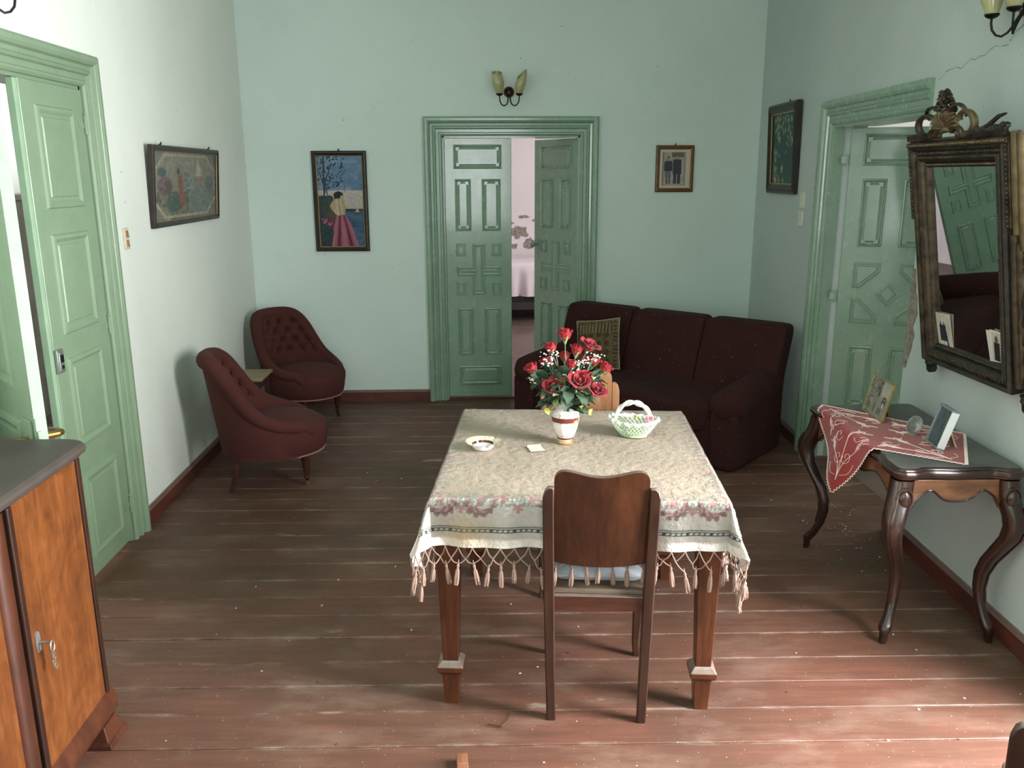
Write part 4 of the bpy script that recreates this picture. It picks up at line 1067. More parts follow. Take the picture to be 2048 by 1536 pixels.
def build_sofa():
    t = thing('sofa', 'dark burgundy three-section sofa set diagonally across the corner', 'sofa', (1.525, 4.82, 0), math.radians(-42.3))
    m = MB(); m.box(-1.73, -0.03, 0.04, 0.72, 0.012, 0.30); m.build('base', SOFA, t, bevel=0.02, bseg=3)
    m = MB(); soft_box(m, -1.58, -0.18, -0.005, 0.60, 0.20, 0.405, 7, 22, Matrix.Shear('XY', 4, (0, 0)) if False else None); m.build('seat', SOFA, t, ang=60)
    for k in range(3):
        x0 = -1.755 + k * 0.584
        sh = Matrix.Identity(4); sh[1][2] = 0.36
        m = MB(); soft_box(m, x0 + 0.002, x0 + 0.582, 0.37, 0.53, 0.30, 0.825, 13, 20, sh); m.build('back_section', SOFA, t, ang=60)
    m = MB(); m.prism([(0.52, 0.02), (0.74, 0.02), (0.80, 0.55), (0.72, 0.60)], 'x', -1.72, -0.04); m.build('back_panel', SOFA, t, bevel=0.015, smooth=False)
    for x0 in (-1.765, -0.195):
        m = MB(); m.box(x0 + 0.015, x0 + 0.190, -0.005, 0.70, 0.010, 0.37)
        a = m.build('arm', SOFA, t, bevel=0.025, bseg=3)
        m = MB(); P = []; R = []
        for i in range(17):
            s = i / 16; y = -0.03 + 0.68 * s; z = 0.375 + 0.075 * s ** 0.7
            r = 0.118 * (min(1, (i + 0.15) / 2.2) ** 0.5) * (1 - 0.12 * s)
            P.append((x0 + 0.10, y, z)); R.append(r)
        m.tube(P, R, 20); m.build('arm_roll', SOFA, a, ang=60)
    return t
build_sofa()

def pillow(m, hx, hz, th, N=24, e=5.0):
    vv = []; ff = []; n = N + 1
    for side in (1, -1):
        for j in range(n):
            for i in range(n):
                x = i / N * 2 - 1; z = j / N * 2 - 1
                h = th * (max(0, (1 - abs(x) ** 3) * (1 - abs(z) ** 3))) ** 0.6
                px = x * hx * (1 - 0.05 * (1 - z * z)); pz = z * hz * (1 - 0.05 * (1 - x * x))
                vv.append((px, -side * h, pz))
    for j in range(N):
        for i in range(N):
            a = (j * n + i, j * n + i + 1, (j + 1) * n + i + 1, (j + 1) * n + i); ff.append(a); ff.append(tuple(q + n * n for q in reversed(a)))
    m.add(vv, ff)
def build_cushion():
    c = thing('scatter_cushion', 'woven beige and brown patterned cushion leaning at the left end of the sofa', 'cushion', (0.850, 6.03, 0.575), rot=(math.radians(-17), math.radians(-9), math.radians(-32)))
    m = MB(); pillow(m, 0.170, 0.185, 0.055, 64)
    cols = []
    random.seed(4)
    for (x, y, z) in m.v:
        u, v = x / 0.170, z / 0.185; a = (104, 90, 68); r = max(abs(u), abs(v))
        if r > 0.93: a = (122, 110, 86)
        elif r > 0.80: a = (70, 58, 44) if int((u if abs(v) > abs(u) else v) * 14) % 2 else (112, 98, 74)
        elif v > 0.42: a = (84, 64, 44) if int((u + 2) * 13) % 2 else (124, 110, 82)
        elif abs(math.sin(u * 9) * math.cos(v * 9)) > 0.55: a = (80, 60, 40)
        elif abs(u * u * 3 + v * v * 3 - 0.7) < 0.18: a = (92, 78, 52)
        a = tuple(q * random.uniform(0.85, 1.08) for q in a); cols.append(S(*a)[:3])
    m.cols = cols; m.build('cover', m_vcol('woven_tapestry', 0.95, 0.4, 180), c, ang=180, fix=False)
    m = MB(); P = []
    for (a, b) in (((-1, -1), (1, -1)), ((1, -1), (1, 1)), ((1, 1), (-1, 1)), ((-1, 1), (-1, -1))):
        for k in range(10):
            s = k / 10; x = a[0] + (b[0] - a[0]) * s; z = a[1] + (b[1] - a[1]) * s
            P.append((x * 0.171 * (1 - 0.05 * (1 - z * z)), 0, z * 0.186 * (1 - 0.05 * (1 - x * x))))
    m.tube(P, 0.005, 6, closed=True); m.build('fringe_edge', m_fabric('cushion_edge', S(140, 128, 104), S(160, 148, 122)), c)
build_cushion()

ARMF = m_fabric('dark_red_velvet', S(62, 34, 31), S(76, 41, 37), 0.95, 0.02, 5, 300, 0.2)
ARMW = m_wood('dark_turned_leg', S(34, 18, 12), S(56, 30, 20), S(78, 44, 28), 'z', rough=0.35)
def build_armchair():
    t = thing('armchair', '', 'armchair')
    TM = math.radians(128)
    def H(th):
        c = 1 / (1 + (abs(th) / math.radians(58)) ** 5.2)
        return 0.410 + 0.390 * c - 0.02 * max(0, abs(th) / TM - 0.7) / 0.3
    def rad(th, z):
        w = 0.5 + 0.5 * math.cos(th)
        lean = (0.06 + 0.11 * w) * max(0, (z - 0.22)) / 0.55
        return 0.285 + lean * 0.42
    def P(th, z, off=0.0):
        r = rad(th, z) + off
        return Vector((-r * math.cos(th) * 1.06 + 0.01, r * math.sin(th), z))
    nu, nv = 84, 30
    m = MB(); m.grid(lambda a, b: P((a * 2 - 1) * TM, 0.205 + (H((a * 2 - 1) * TM) - 0.205) * b), nu, nv, flip=True)
    m.build('back_shell', ARMF, t, ang=180)
    btn = []
    for j, z in enumerate((0.50, 0.575, 0.65, 0.72)):
        for k in range(-4, 5):
            th = math.radians(21) * (k + (0.5 if j % 2 else 0))
            if z < H(th) - 0.055 and abs(th) < 1.45: btn.append((th, z))
    def inner(a, b):
        th = (a * 2 - 1) * TM; z = 0.30 + (H(th) - 0.30) * b
        off = -0.066 - 0.018 * math.sin(PI * min(1, b))
        for (bt, bz) in btn:
            dx = (th - bt) * 0.26; dz = z - bz; d2 = dx * dx + dz * dz
            if d2 < 0.01: off += 0.030 * math.exp(-d2 / 0.00055)
            # pleats running diagonally between the buttons
            for s in (-1, 1):
                ex, ez = s * 0.048, 0.0725; L = math.hypot(ex, ez); tt = (dx * ex + dz * ez) / (L * L)
                if 0 < tt < 1:
                    dd = abs(dx * ez - dz * ex) / L
                    if dd < 0.02: off += 0.010 * math.exp(-(dd / 0.006) ** 2)
        return P(th, z, off)
    m = MB(); m.grid(inner, 150, 64); m.build('tufted_back', ARMF, t, ang=180)
    bm_ = MB(); bm_.ball((0, 0, 0), 0.0085, 8, 6); me = bm_.mesh('button', ARMF)
    for (bt, bz) in btn: link('button', me, t, loc=P(bt, bz, -0.058))
    m = MB(); Q = []; R = []
    for i in range(73):
        th = (i / 72 * 2 - 1) * TM; p = P(th, H(th) - 0.016, -0.024); e = abs(i / 72 * 2 - 1)
        Q.append(p); R.append(0.050 - 0.014 * e)
    f = Vector((0.03, 0, -0.03)); s0 = Q[0] + Vector((0.045, 0.012, -0.030)); s1 = Q[-1] + Vector((0.045, -0.012, -0.030))
    Q = [s0 + Vector((0.03, 0.01, -0.04)), s0] + Q + [s1, s1 + Vector((0.03, -0.01, -0.04))]; R = [0.012, 0.030] + R + [0.030, 0.012]
    m.tube(Q, R, 14); m.build('top_roll', ARMF, t, ang=60)
    m = MB()
    m.lathe([(0.92, 0.205), (0.97, 0.225), (1.0, 0.27), (1.02, 0.32), (1.0, 0.352), (0.94, 0.378), (0.80, 0.402), (0.55, 0.420), (0.25, 0.428), (0.001, 0.430)], 56, T=Matrix.Translation((0.045, 0, 0)) @ Matrix.Diagonal((0.300, 0.285, 1, 1)))
    st = m.build('seat', ARMF, t, ang=60)
    m = MB(); m.tube([(0.045 + 0.281 * math.cos(2 * PI * k / 48), 0.267 * math.sin(2 * PI * k / 48), 0.207) for k in range(48)], 0.0055, 6, closed=True)
    m.build('gimp_braid', m_fabric('pink_braid', S(132, 88, 82), S(150, 104, 96)), st)
    for s in (-1, 1):
        m = MB(); m.lathe([(0.011, 0.03), (0.013, 0.042), (0.020, 0.052), (0.013, 0.060), (0.017, 0.085), (0.024, 0.130), (0.026, 0.150), (0.030, 0.156), (0.030, 0.164), (0.022, 0.170), (0.026, 0.180), (0.026, 0.215)], 16, T=Matrix.Translation((0.200, s * 0.165, 0)))
        lg = m.build('leg', ARMW, t)
        m = MB(); m.lathe([(0.015, -0.006), (0.015, 0.006)], 14, T=Matrix.Translation((0.204, s * 0.165, 0.015)) @ Matrix.Rotation(PI / 2, 4, 'X')); m.box(0.196, 0.206, s * 0.165 - 0.011, s * 0.165 + 0.011, 0.024, 0.036); m.build('caster', BRASS, lg)
        m = MB(); loft(m, [(-0.245, s * 0.175, 0.0, 0.012, 0.012), (-0.215, s * 0.172, 0.10, 0.016, 0.016), (-0.195, s * 0.170, 0.215, 0.020, 0.020)], rnd=0.4); m.build('leg', ARMW, t)
    return t
a1 = build_armchair(); a1.scale = (0.96, 0.96, 0.97); a1.location = (-1.262, 4.880, 0); a1.rotation_euler = (0, 0, math.radians(13)); a1['label'] = 'small buttoned dark red velvet armchair nearer the camera by the left wall'; a1['group'] = 'tufted armchairs'
a2 = copy_tree(a1); a2.location = (-1.345, 6.235, 0); a2.rotation_euler = (0, 0, math.radians(-38)); a2['label'] = 'small buttoned dark red velvet armchair standing in the far left corner'

def build_side_table():
    t = thing('side_table', 'little wooden side table half hidden between the two armchairs', 'table', (-1.57, 5.52, 0))
    m = MB(); m.box(-0.15, 0.15, -0.15, 0.15, 0.485, 0.505); m.build('tabletop', m_wood('pale_worn_wood', S(110, 92, 72), S(134, 114, 90), S(152, 132, 106), 'x'), t, bevel=0.004)
    m = MB(); m.box(-0.125, 0.125, -0.125, 0.125, 0.43, 0.485); m.build('apron', ARMW, t, smooth=False)
    for sx in (-1, 1):
        for sy in (-1, 1):
            m = MB(); loft(m, [(sx * 0.12, sy * 0.12, 0, 0.010, 0.010), (sx * 0.115, sy * 0.115, 0.44, 0.015, 0.015)]); m.build('leg', ARMW, t, smooth=False)
build_side_table()

# ------------------------------------------------------------------ console table with its things
CONS = m_wood('dark_rosewood', S(26, 15, 12), S(44, 25, 18), S(64, 37, 26), 'z', rough=0.26, coat=0.4)
CONS_A = m_wood('rosewood_apron', S(74, 44, 28), S(112, 72, 46), S(142, 98, 66), 'y', rough=0.30, coat=0.4, figure=1.0)
CONS_AX = m_wood('rosewood_end_apron', S(74, 44, 28), S(112, 72, 46), S(142, 98, 66), 'x', rough=0.30, coat=0.4, figure=1.0)
CONS_T = m_plain('dusty_dark_top', S(86, 88, 86), 0.42, var=0.25, scale=8)
CX, CY, CZ = 1.787, 3.345, 0.722
def console_outline(hx=0.250, hy=0.475):
    P = []
    def side(n, f):
        for i in range(n): P.append(f(i / n))
    def wave(s): # inward bow between projecting corners
        d = min(s, 1 - s); k = max(0, min(1, (d - 0.10) / 0.10)); return 0.020 * k * k * (3 - 2 * k) - 0.008 * math.exp(-((s - 0.5) / 0.16) ** 2) * k
    r = 0.045
    def corner(cx, cy, a0):
        for k in range(6):
            a = a0 + PI / 2 * k / 6; P.append((cx + r * math.cos(a), cy + r * math.sin(a)))
    corner(hx - r, -hy + r, -PI / 2)
    side(24, lambda s: (hx - 0.2 * wave(s), -hy + r + (2 * hy - 2 * r) * s)); corner(hx - r, hy - r, 0)
    side(18, lambda s: (hx - r - (2 * hx - 2 * r) * s, hy - wave(s))); corner(-hx + r, hy - r, PI / 2)
    side(24, lambda s: (-hx + wave(s), hy - r - (2 * hy - 2 * r) * s)); corner(-hx + r, -hy + r, PI)
    side(18, lambda s: (-hx + r + (2 * hx - 2 * r) * s, -hy + wave(s)))
    return P
def build_console():
    t = thing('console_table', 'dark carved console table with curved cabriole legs against the right wall', 'table', (CX - 0.006, CY, 0), RW_A)
    o = console_outline(); n = len(o)
    prof = [(0.030, CZ - 0.050), (0.020, CZ - 0.046), (0.010, CZ - 0.040), (0.008, CZ - 0.032), (0.001, CZ - 0.028), (0.0, CZ - 0.018), (0.005, CZ - 0.011), (0.013, CZ - 0.009), (0.016, CZ - 0.004), (0.022, CZ)]
    m = MB(); vv = []; ff = []
    for (d, z) in prof:
        for p in inset(o, d): vv.append((p[0], p[1], z))
    for i in range(len(prof) - 1):
        for k in range(n):
            k2 = (k + 1) % n; ff.append((i * n + k, i * n + k2, (i + 1) * n + k2, (i + 1) * n + k))
    m.add(vv, ff); ed = m.build('top_edge', CONS, t, ang=40)
    m = MB(); q = inset(o, 0.022); m.prism(q, 'z', CZ - 0.01, CZ + 0.0005); m.build('top', CONS_T, t, smooth=False)
    zt = CZ - 0.048
    def scallop(L, n=40):
        P = []
        for i in range(n + 1):
            s = i / n * 2 - 1; a = abs(s)
            z = 0.590 + 0.038 * math.exp(-((a - 0.58) / 0.22) ** 2) - 0.040 * max(0, (a - 0.82) / 0.18) ** 1.3 - 0.004 * math.cos(s * PI * 1.0)
            P.append((s * L, z))
        return P
    for sgn in (-1, 1):
        P = scallop(0.400); m = MB(); m.prism(P + [(0.400, zt), (-0.400, zt)], 'x', sgn * 0.205 - 0.011, sgn * 0.205 + 0.011); ap = m.build('apron', CONS_A, t, smooth=False, bevel=0.003)
        m = MB(); m.tube([(sgn * 0.216, p[0], p[1] + 0.003) for p in P], 0.0045, 6); m.build('apron_bead', CONS, ap)
        P = scallop(0.170); m = MB(); m.prism(P + [(0.170, zt), (-0.170, zt)], 'y', sgn * 0.430 - 0.011, sgn * 0.430 + 0.011); ap = m.build('apron', CONS_AX, t, smooth=False, bevel=0.003)
        m = MB(); m.tube([(p[0], sgn * 0.441, p[1] + 0.003) for p in P], 0.0045, 6); m.build('apron_bead', CONS, ap)
    for sx in (-1, 1):
        for sy in (-1, 1):
            prof = [(0.000, zt, 0.038), (0.006, 0.62, 0.038), (0.018, 0.575, 0.038), (0.032, 0.53, 0.037), (0.036, 0.49, 0.034), (0.028, 0.445, 0.031), (0.006, 0.39, 0.028), (-0.018, 0.33, 0.0255), (-0.032, 0.27, 0.0225), (-0.034, 0.21, 0.0195), (-0.026, 0.15, 0.0175), (-0.012, 0.10, 0.0165), (0.000, 0.072, 0.020), (0.008, 0.055, 0.021), (0.010, 0.040, 0.014), (0.010, 0.018, 0.0135), (0.012, 0.0, 0.012)]
            k = 1.35
            m = MB(); loft(m, [((-(0.202 + d * k * 0.8) if sx < 0 else 0.190 + d * k * 0.55), sy * (0.424 + d * k * 0.9), z, h, h) for d, z, h in prof], rnd=0.55)
            lg = m.build('leg', CONS, t, ang=60)
            ds = 1.0
            m = MB(); T = Matrix.Translation(((-0.207 if sx < 0 else 0.194), sy * 0.472, 0.605)) @ Matrix.Diagonal((0.024, 0.014, 0.035, 1)); vv = MB(); vv.ball((0, 0, 0), 1.0, 20, 12); m.add(vv.v, vv.f, T=T)
            m.tube([((-0.207 if sx < 0 else 0.194) + 0.030 * math.cos(a), sy * 0.467, 0.605 + 0.043 * math.sin(a)) for a in [2 * PI * i / 24 for i in range(24)]], 0.005, 6, closed=True)
            m.build('oval_boss', CONS, lg)
            m = MB(); m.tube([((-(0.202 + d * k * 0.8 + h * 0.9) if sx < 0 else 0.190 + d * k * 0.55 + h * 0.9), sy * (0.424 + d * k * 0.9 + h * 0.9), z) for d, z, h in prof[2:11]], 0.004, 6); m.build('leg_bead', CONS, lg)
build_console()

def build_doily():
    c0 = Vector((CX, CY)); XE, YE = -0.250 + 0.016, -0.475
    Q = [Vector(p) - c0 for p in ((1.60, 3.775), (2.005, 3.30), (1.800, 2.925), (1.275, 3.345))]
    R2 = Matrix.Rotation(-RW_A, 2); Q = [R2 @ q for q in Q]
    def drape(p, lift=0.0):
        x, y = p
        if x >= XE: return (x, y, CZ + 0.003 + lift)
        d = XE - x; f = 0.012 * (1 - math.exp(-d / 0.01)) + d * (0.10 + 0.10 * math.sin(y * 16 + 1))
        return (XE - f - lift, y + 0.08 * d, CZ + 0.003 - math.sqrt(max(d * d - f * f, 0)) if d > 0.02 else CZ + 0.003 - d * 0.8)
    def flat(a, b): # a along Q0->Q1, b along Q0->Q3
        return Q[0] * (1 - a) * (1 - b) + Q[1] * a * (1 - b) + Q[2] * a * b + Q[3] * (1 - a) * b
    RED = m_fabric('red_felt', S(134, 38, 40), S(150, 48, 48), 0.95, 0.3, 6, 300, 0.15)
    m = MB(); m.grid(lambda a, b: drape(flat(a, b)), 60, 60)
    d = m.build('embroidered_cloth', RED, None, loc=(CX, CY, 0), rot=(0, 0, RW_A), ang=180, fix=False)
    tag(d, 'red felt cloth with white lily embroidery draped over the console top', 'cloth')
    THR = m_fabric('white_thread', S(222, 200, 192), S(236, 218, 210), 0.9, 0.1)
    def stitch(m, P2, r=0.0012):
        P = [drape(flat(*p), 0.0012) for p in P2 if -0.02 < p[0] < 1.02 and -0.02 < p[1] < 1.02]
        if len(P) > 1: m.tube(P, r, 4)
    def spiral(cx, cy, r, a0, turns, s=1, n=18): return [(cx + r * (1 - 0.75 * i / n) * math.cos(a0 + s * turns * 2 * PI * i / n), cy + r * (1 - 0.75 * i / n) * math.sin(a0 + s * turns * 2 * PI * i / n)) for i in range(n + 1)]
    def motif(m, ox, oy, ang, k):
        def tr(P): return [(ox + k * (x * math.cos(ang) - y * math.sin(ang)), oy + k * (x * math.sin(ang) + y * math.cos(ang))) for x, y in P]
        def curve(p, q, b, n=10):
            out = []
            for i in range(n + 1):
                s = i / n; nx, ny = -(q[1] - p[1]), q[0] - p[0]
                out.append((p[0] + (q[0] - p[0]) * s + nx * b * math.sin(PI * s), p[1] + (q[1] - p[1]) * s + ny * b * math.sin(PI * s)))
            return out
        def lily(x, y, a, s):
            def q(P): return tr([(x + s * (u * math.cos(a) - v * math.sin(a)), y + s * (u * math.sin(a) + v * math.cos(a))) for u, v in P])
            stitch(m, q(curve((0, 0), (1.0, 0.42), -0.22))); stitch(m, q(curve((0, 0), (1.0, -0.42), 0.22)))
            stitch(m, q([(1.0, 0.42), (0.72, 0.16), (0.98, 0.0), (0.72, -0.16), (1.0, -0.42)])); stitch(m, q([(0.3, 0), (0.62, 0.10), (0.85, 0.0), (0.62, -0.10), (0.3, 0)])); stitch(m, q([(0.1, 0.02), (0.5, 0.17)])); stitch(m, q([(0.1, -0.02), (0.5, -0.17)]))
        for (e, b) in (((0.50, 0.50), 0.0), ((0.55, 0.14), 0.15), ((0.14, 0.55), -0.15)): stitch(m, tr(curve((0, 0), e, b)), 0.0015)
        lily(0.50, 0.50, PI / 4, 0.36); lily(0.55, 0.14, 0.1, 0.32); lily(0.14, 0.55, PI / 2 - 0.1, 0.32)
        stitch(m, tr(spiral(0.36, 0.20, 0.13, 2.2, 1.1))); stitch(m, tr(spiral(0.20, 0.36, 0.13, -0.6, 1.1, -1))); stitch(m, tr(spiral(0.76, 0.34, 0.13, 2.6, 1.0))); stitch(m, tr(spiral(0.34, 0.76, 0.13, -1.0, 1.0, -1)))
        stitch(m, tr(curve((0.10, 0.02), (0.42, -0.02), -0.2))); stitch(m, tr(curve((0.02, 0.10), (-0.02, 0.42), 0.2)))
    for (ox, oy, a) in ((0.07, 0.93, -PI / 2), (0.07, 0.07, 0), (0.93, 0.07, PI / 2), (0.93, 0.93, PI)):
        m = MB(); motif(m, ox, oy, a, 0.46); m.build('embroidery', THR, d, fix=False)
    m = MB()
    for k in range(40):
        pass
    for (p, q) in (((0, 0), (1, 0)), ((1, 0), (1, 1)), ((1, 1), (0, 1)), ((0, 1), (0, 0))):
        n = 70; P = []
        for i in range(n + 1):
            s = i / n; a = p[0] + (q[0] - p[0]) * s; b = p[1] + (q[1] - p[1]) * s; off = 0.010 if i % 2 else -0.004
            a += off * (p[1] - q[1]) * -1; b += off * (q[0] - p[0]) * -1
            P.append(drape(flat(a, b), 0.0015))
        m.tube(P, 0.0024, 5)
    m.build('lace_edge', THR, d, fix=False)
build_doily()

def picture_grid(w, h, nx, ny, fn, y=0.0):
    """flat picture in the xz plane, facing -y, colours by fn(u, v) with v up"""
    m = MB(); m.v = [((i / nx - 0.5) * w, y, (j / ny - 0.5) * h) for j in range(ny + 1) for i in range(nx + 1)]
    m.cols = [S(*fn(i / nx, j / ny))[:3] for j in range(ny + 1) for i in range(nx + 1)]; n = nx + 1
    for j in range(ny):
        for i in range(nx): m.f.append((j * n + i, j * n + i + 1, (j + 1) * n + i + 1, (j + 1) * n + i))
    m.mi = [0] * len(m.f); return m
def in_poly(x, y, P):
    c = False; n = len(P); j = n - 1
    for i in range(n):
        if (P[i][1] > y) != (P[j][1] > y) and x < (P[j][0] - P[i][0]) * (y - P[i][1]) / (P[j][1] - P[i][1]) + P[i][0]: c = not c
        j = i
    return c
def lerp(a, b, t): return tuple(a[i] + (b[i] - a[i]) * t for i in range(3))
PRINT = m_vcol('printed_picture', 0.45, 0, 60, 0.5)
PRINT_MATT = m_vcol('painted_canvas', 0.7, 0.15, 200, 0.3)
def hash2(i, j, k=0):
    x = math.sin(i * 127.1 + j * 311.7 + k * 74.7) * 43758.5453; return x - math.floor(x)
def vnoise(x, y, k=0):
    i, j = math.floor(x), math.floor(y); fx, fy = x - i, y - j; fx = fx * fx * (3 - 2 * fx); fy = fy * fy * (3 - 2 * fy)
    return (hash2(i, j, k) * (1 - fx) + hash2(i + 1, j, k) * fx) * (1 - fy) + (hash2(i, j + 1, k) * (1 - fx) + hash2(i + 1, j + 1, k) * fx) * fy

def build_console_things():
    GOLD = m_plain('thin_gilt', S(176, 160, 104), 0.3, 0.7); SILV = m_plain('silver_frame', S(150, 160, 164), 0.3, 0.5); LIT_ED = m_plain('lit_frame_edge', S(232, 236, 238), 0.4, var=0.04); BACK = m_plain('cork_back', S(120, 96, 66), 0.9)
    z0 = CZ + 0.0045
    # collage frame in gilt, leaning back, facing left
    f = thing('photo_frame', 'thin gilt frame with a collage of old black and white photographs', 'photo frame', (1.742, 3.580, z0), rot=(math.radians(-14), 0, -PI / 2 - 0.05))
    W, H_ = 0.218, 0.175
    def coll(u, v):
        k = 60 + 90 * vnoise(u * 14, v * 12, 1)
        if u < 0.28: k = 70 + 100 * vnoise(u * 22, v * 20, 2)
        elif v > 0.55 and u > 0.55: k = 150 + 20 * vnoise(u * 9, v * 9, 3)
        elif v < 0.5 and u > 0.3: k = 128 + 14 * vnoise(u * 12, v * 12, 4)
        if math.hypot((u - 0.80) / 0.10, (v - 0.46) / 0.14) < 1: k = 66
        if math.hypot((u - 0.80) / 0.05, (v - 0.36) / 0.08) < 1: k = 190
        if math.hypot((u - 0.45) / 0.05, (v - 0.22) / 0.14) < 1: k = 96
        if math.hypot((u - 0.66) / 0.04, (v - 0.18) / 0.10) < 1 or math.hypot((u - 0.76) / 0.04, (v - 0.18) / 0.10) < 1: k = 80
        if abs(u - 0.28) < 0.012 or abs(v - 0.52) < 0.012: k = 160
        return (k * 1.0, k * 0.98, k * 0.90)
    m = picture_grid(W - 0.012, H_ - 0.012, 60, 50, coll); m.build('photograph', PRINT, f, loc=(0, -0.001, H_ / 2), fix=False)
    for (x0, x1, a, b) in ((-W / 2, W / 2, 0, 0.006), (-W / 2, W / 2, H_ - 0.006, H_), (-W / 2, -W / 2 + 0.006, 0, H_), (W / 2 - 0.006, W / 2, 0, H_)):
        m = MB(); m.box(x0, x1, -0.005, 0.006, a, b); m.build('frame_bar', GOLD, f, smooth=False, bevel=0.001)
    m = MB(); m.box(-W / 2 + .004, W / 2 - .004, 0.0005, 0.004, .004, H_ - .004); m.build('backing', BACK, f, smooth=False)
    m = MB(); m.prism([(0.004, H_ * 0.70), (0.006, H_ * 0.70), (0.070, 0.019), (0.064, 0.016)], 'x', -0.02, 0.02); m.build('easel_strut', BACK, f, smooth=False)
    # silver frame, near bar whitened to carry the light on its side
    f = thing('photo_frame', 'silver frame with a bright lit edge standing at the front of the console', 'photo frame', (1.795, 3.150, z0), rot=(math.radians(-16), 0, -PI / 2 - 0.12), group=None)
    W, H_ = 0.125, 0.165
    m = picture_grid(W - 0.018, H_ - 0.018, 30, 36, lambda u, v: lerp((44, 54, 58), (84, 98, 102), vnoise(u * 5, v * 6, 7))); m.build('photograph', PRINT, f, loc=(0, -0.004, H_ / 2), fix=False)
    for (x0, x1, a, b) in ((-W / 2, W / 2, 0, 0.009), (-W / 2, W / 2, H_ - 0.009, H_), (-W / 2, -W / 2 + 0.009, 0, H_), (W / 2 - 0.009, W / 2, 0, H_)):
        m = MB(); m.box(x0, x1, -0.012, 0.016, a, b); m.build('frame_bar', LIT_ED if x0 > 0 else SILV, f, smooth=False, bevel=0.0015)
    m = MB(); m.box(-W / 2 + .006, W / 2 - .006, -0.001, 0.008, .006, H_ - .006); m.build('backing', BACK, f, smooth=False)
    m = MB(); m.prism([(0.010, H_ * 0.62), (0.013, H_ * 0.62), (0.082, 0.023), (0.076, 0.019)], 'x', -0.015, 0.015); m.build('easel_strut', m_plain('tan_card', S(176, 158, 124), 0.8), f, smooth=False)
    # oval glass paperweight with picture
    g = thing('oval_glass_ornament', 'small oval glass picture block lying between the two photo frames', 'ornament', (1.785, 3.305, z0), rot=(math.radians(-22), 0, -PI / 2 + 0.45))
    m = MB(); T = Matrix.Translation((0, 0, 0.038)) @ Matrix.Diagonal((0.034, 0.011, 0.040, 1)); q = MB(); q.ball((0, 0, 0), 1, 28, 16); m.add(q.v, q.f, T=T); 
    t = NT('bevelled_glass'); t.set(rough=0.08, spec=0.8, coat=0.6); v = t.coord(); t.base(t.ramp(t.noise(26, v, 3), [(0.35, S(70, 70, 66)), (0.65, S(132, 128, 118))])); m.build('glass', t.m, g)
    m = MB(); m.tube([(0.034 * math.cos(a), -0.002, 0.038 + 0.040 * math.sin(a)) for a in [2 * PI * i / 36 for i in range(36)]], 0.0022, 6, closed=True); m.build('rim', SILV, g)
build_console_things()
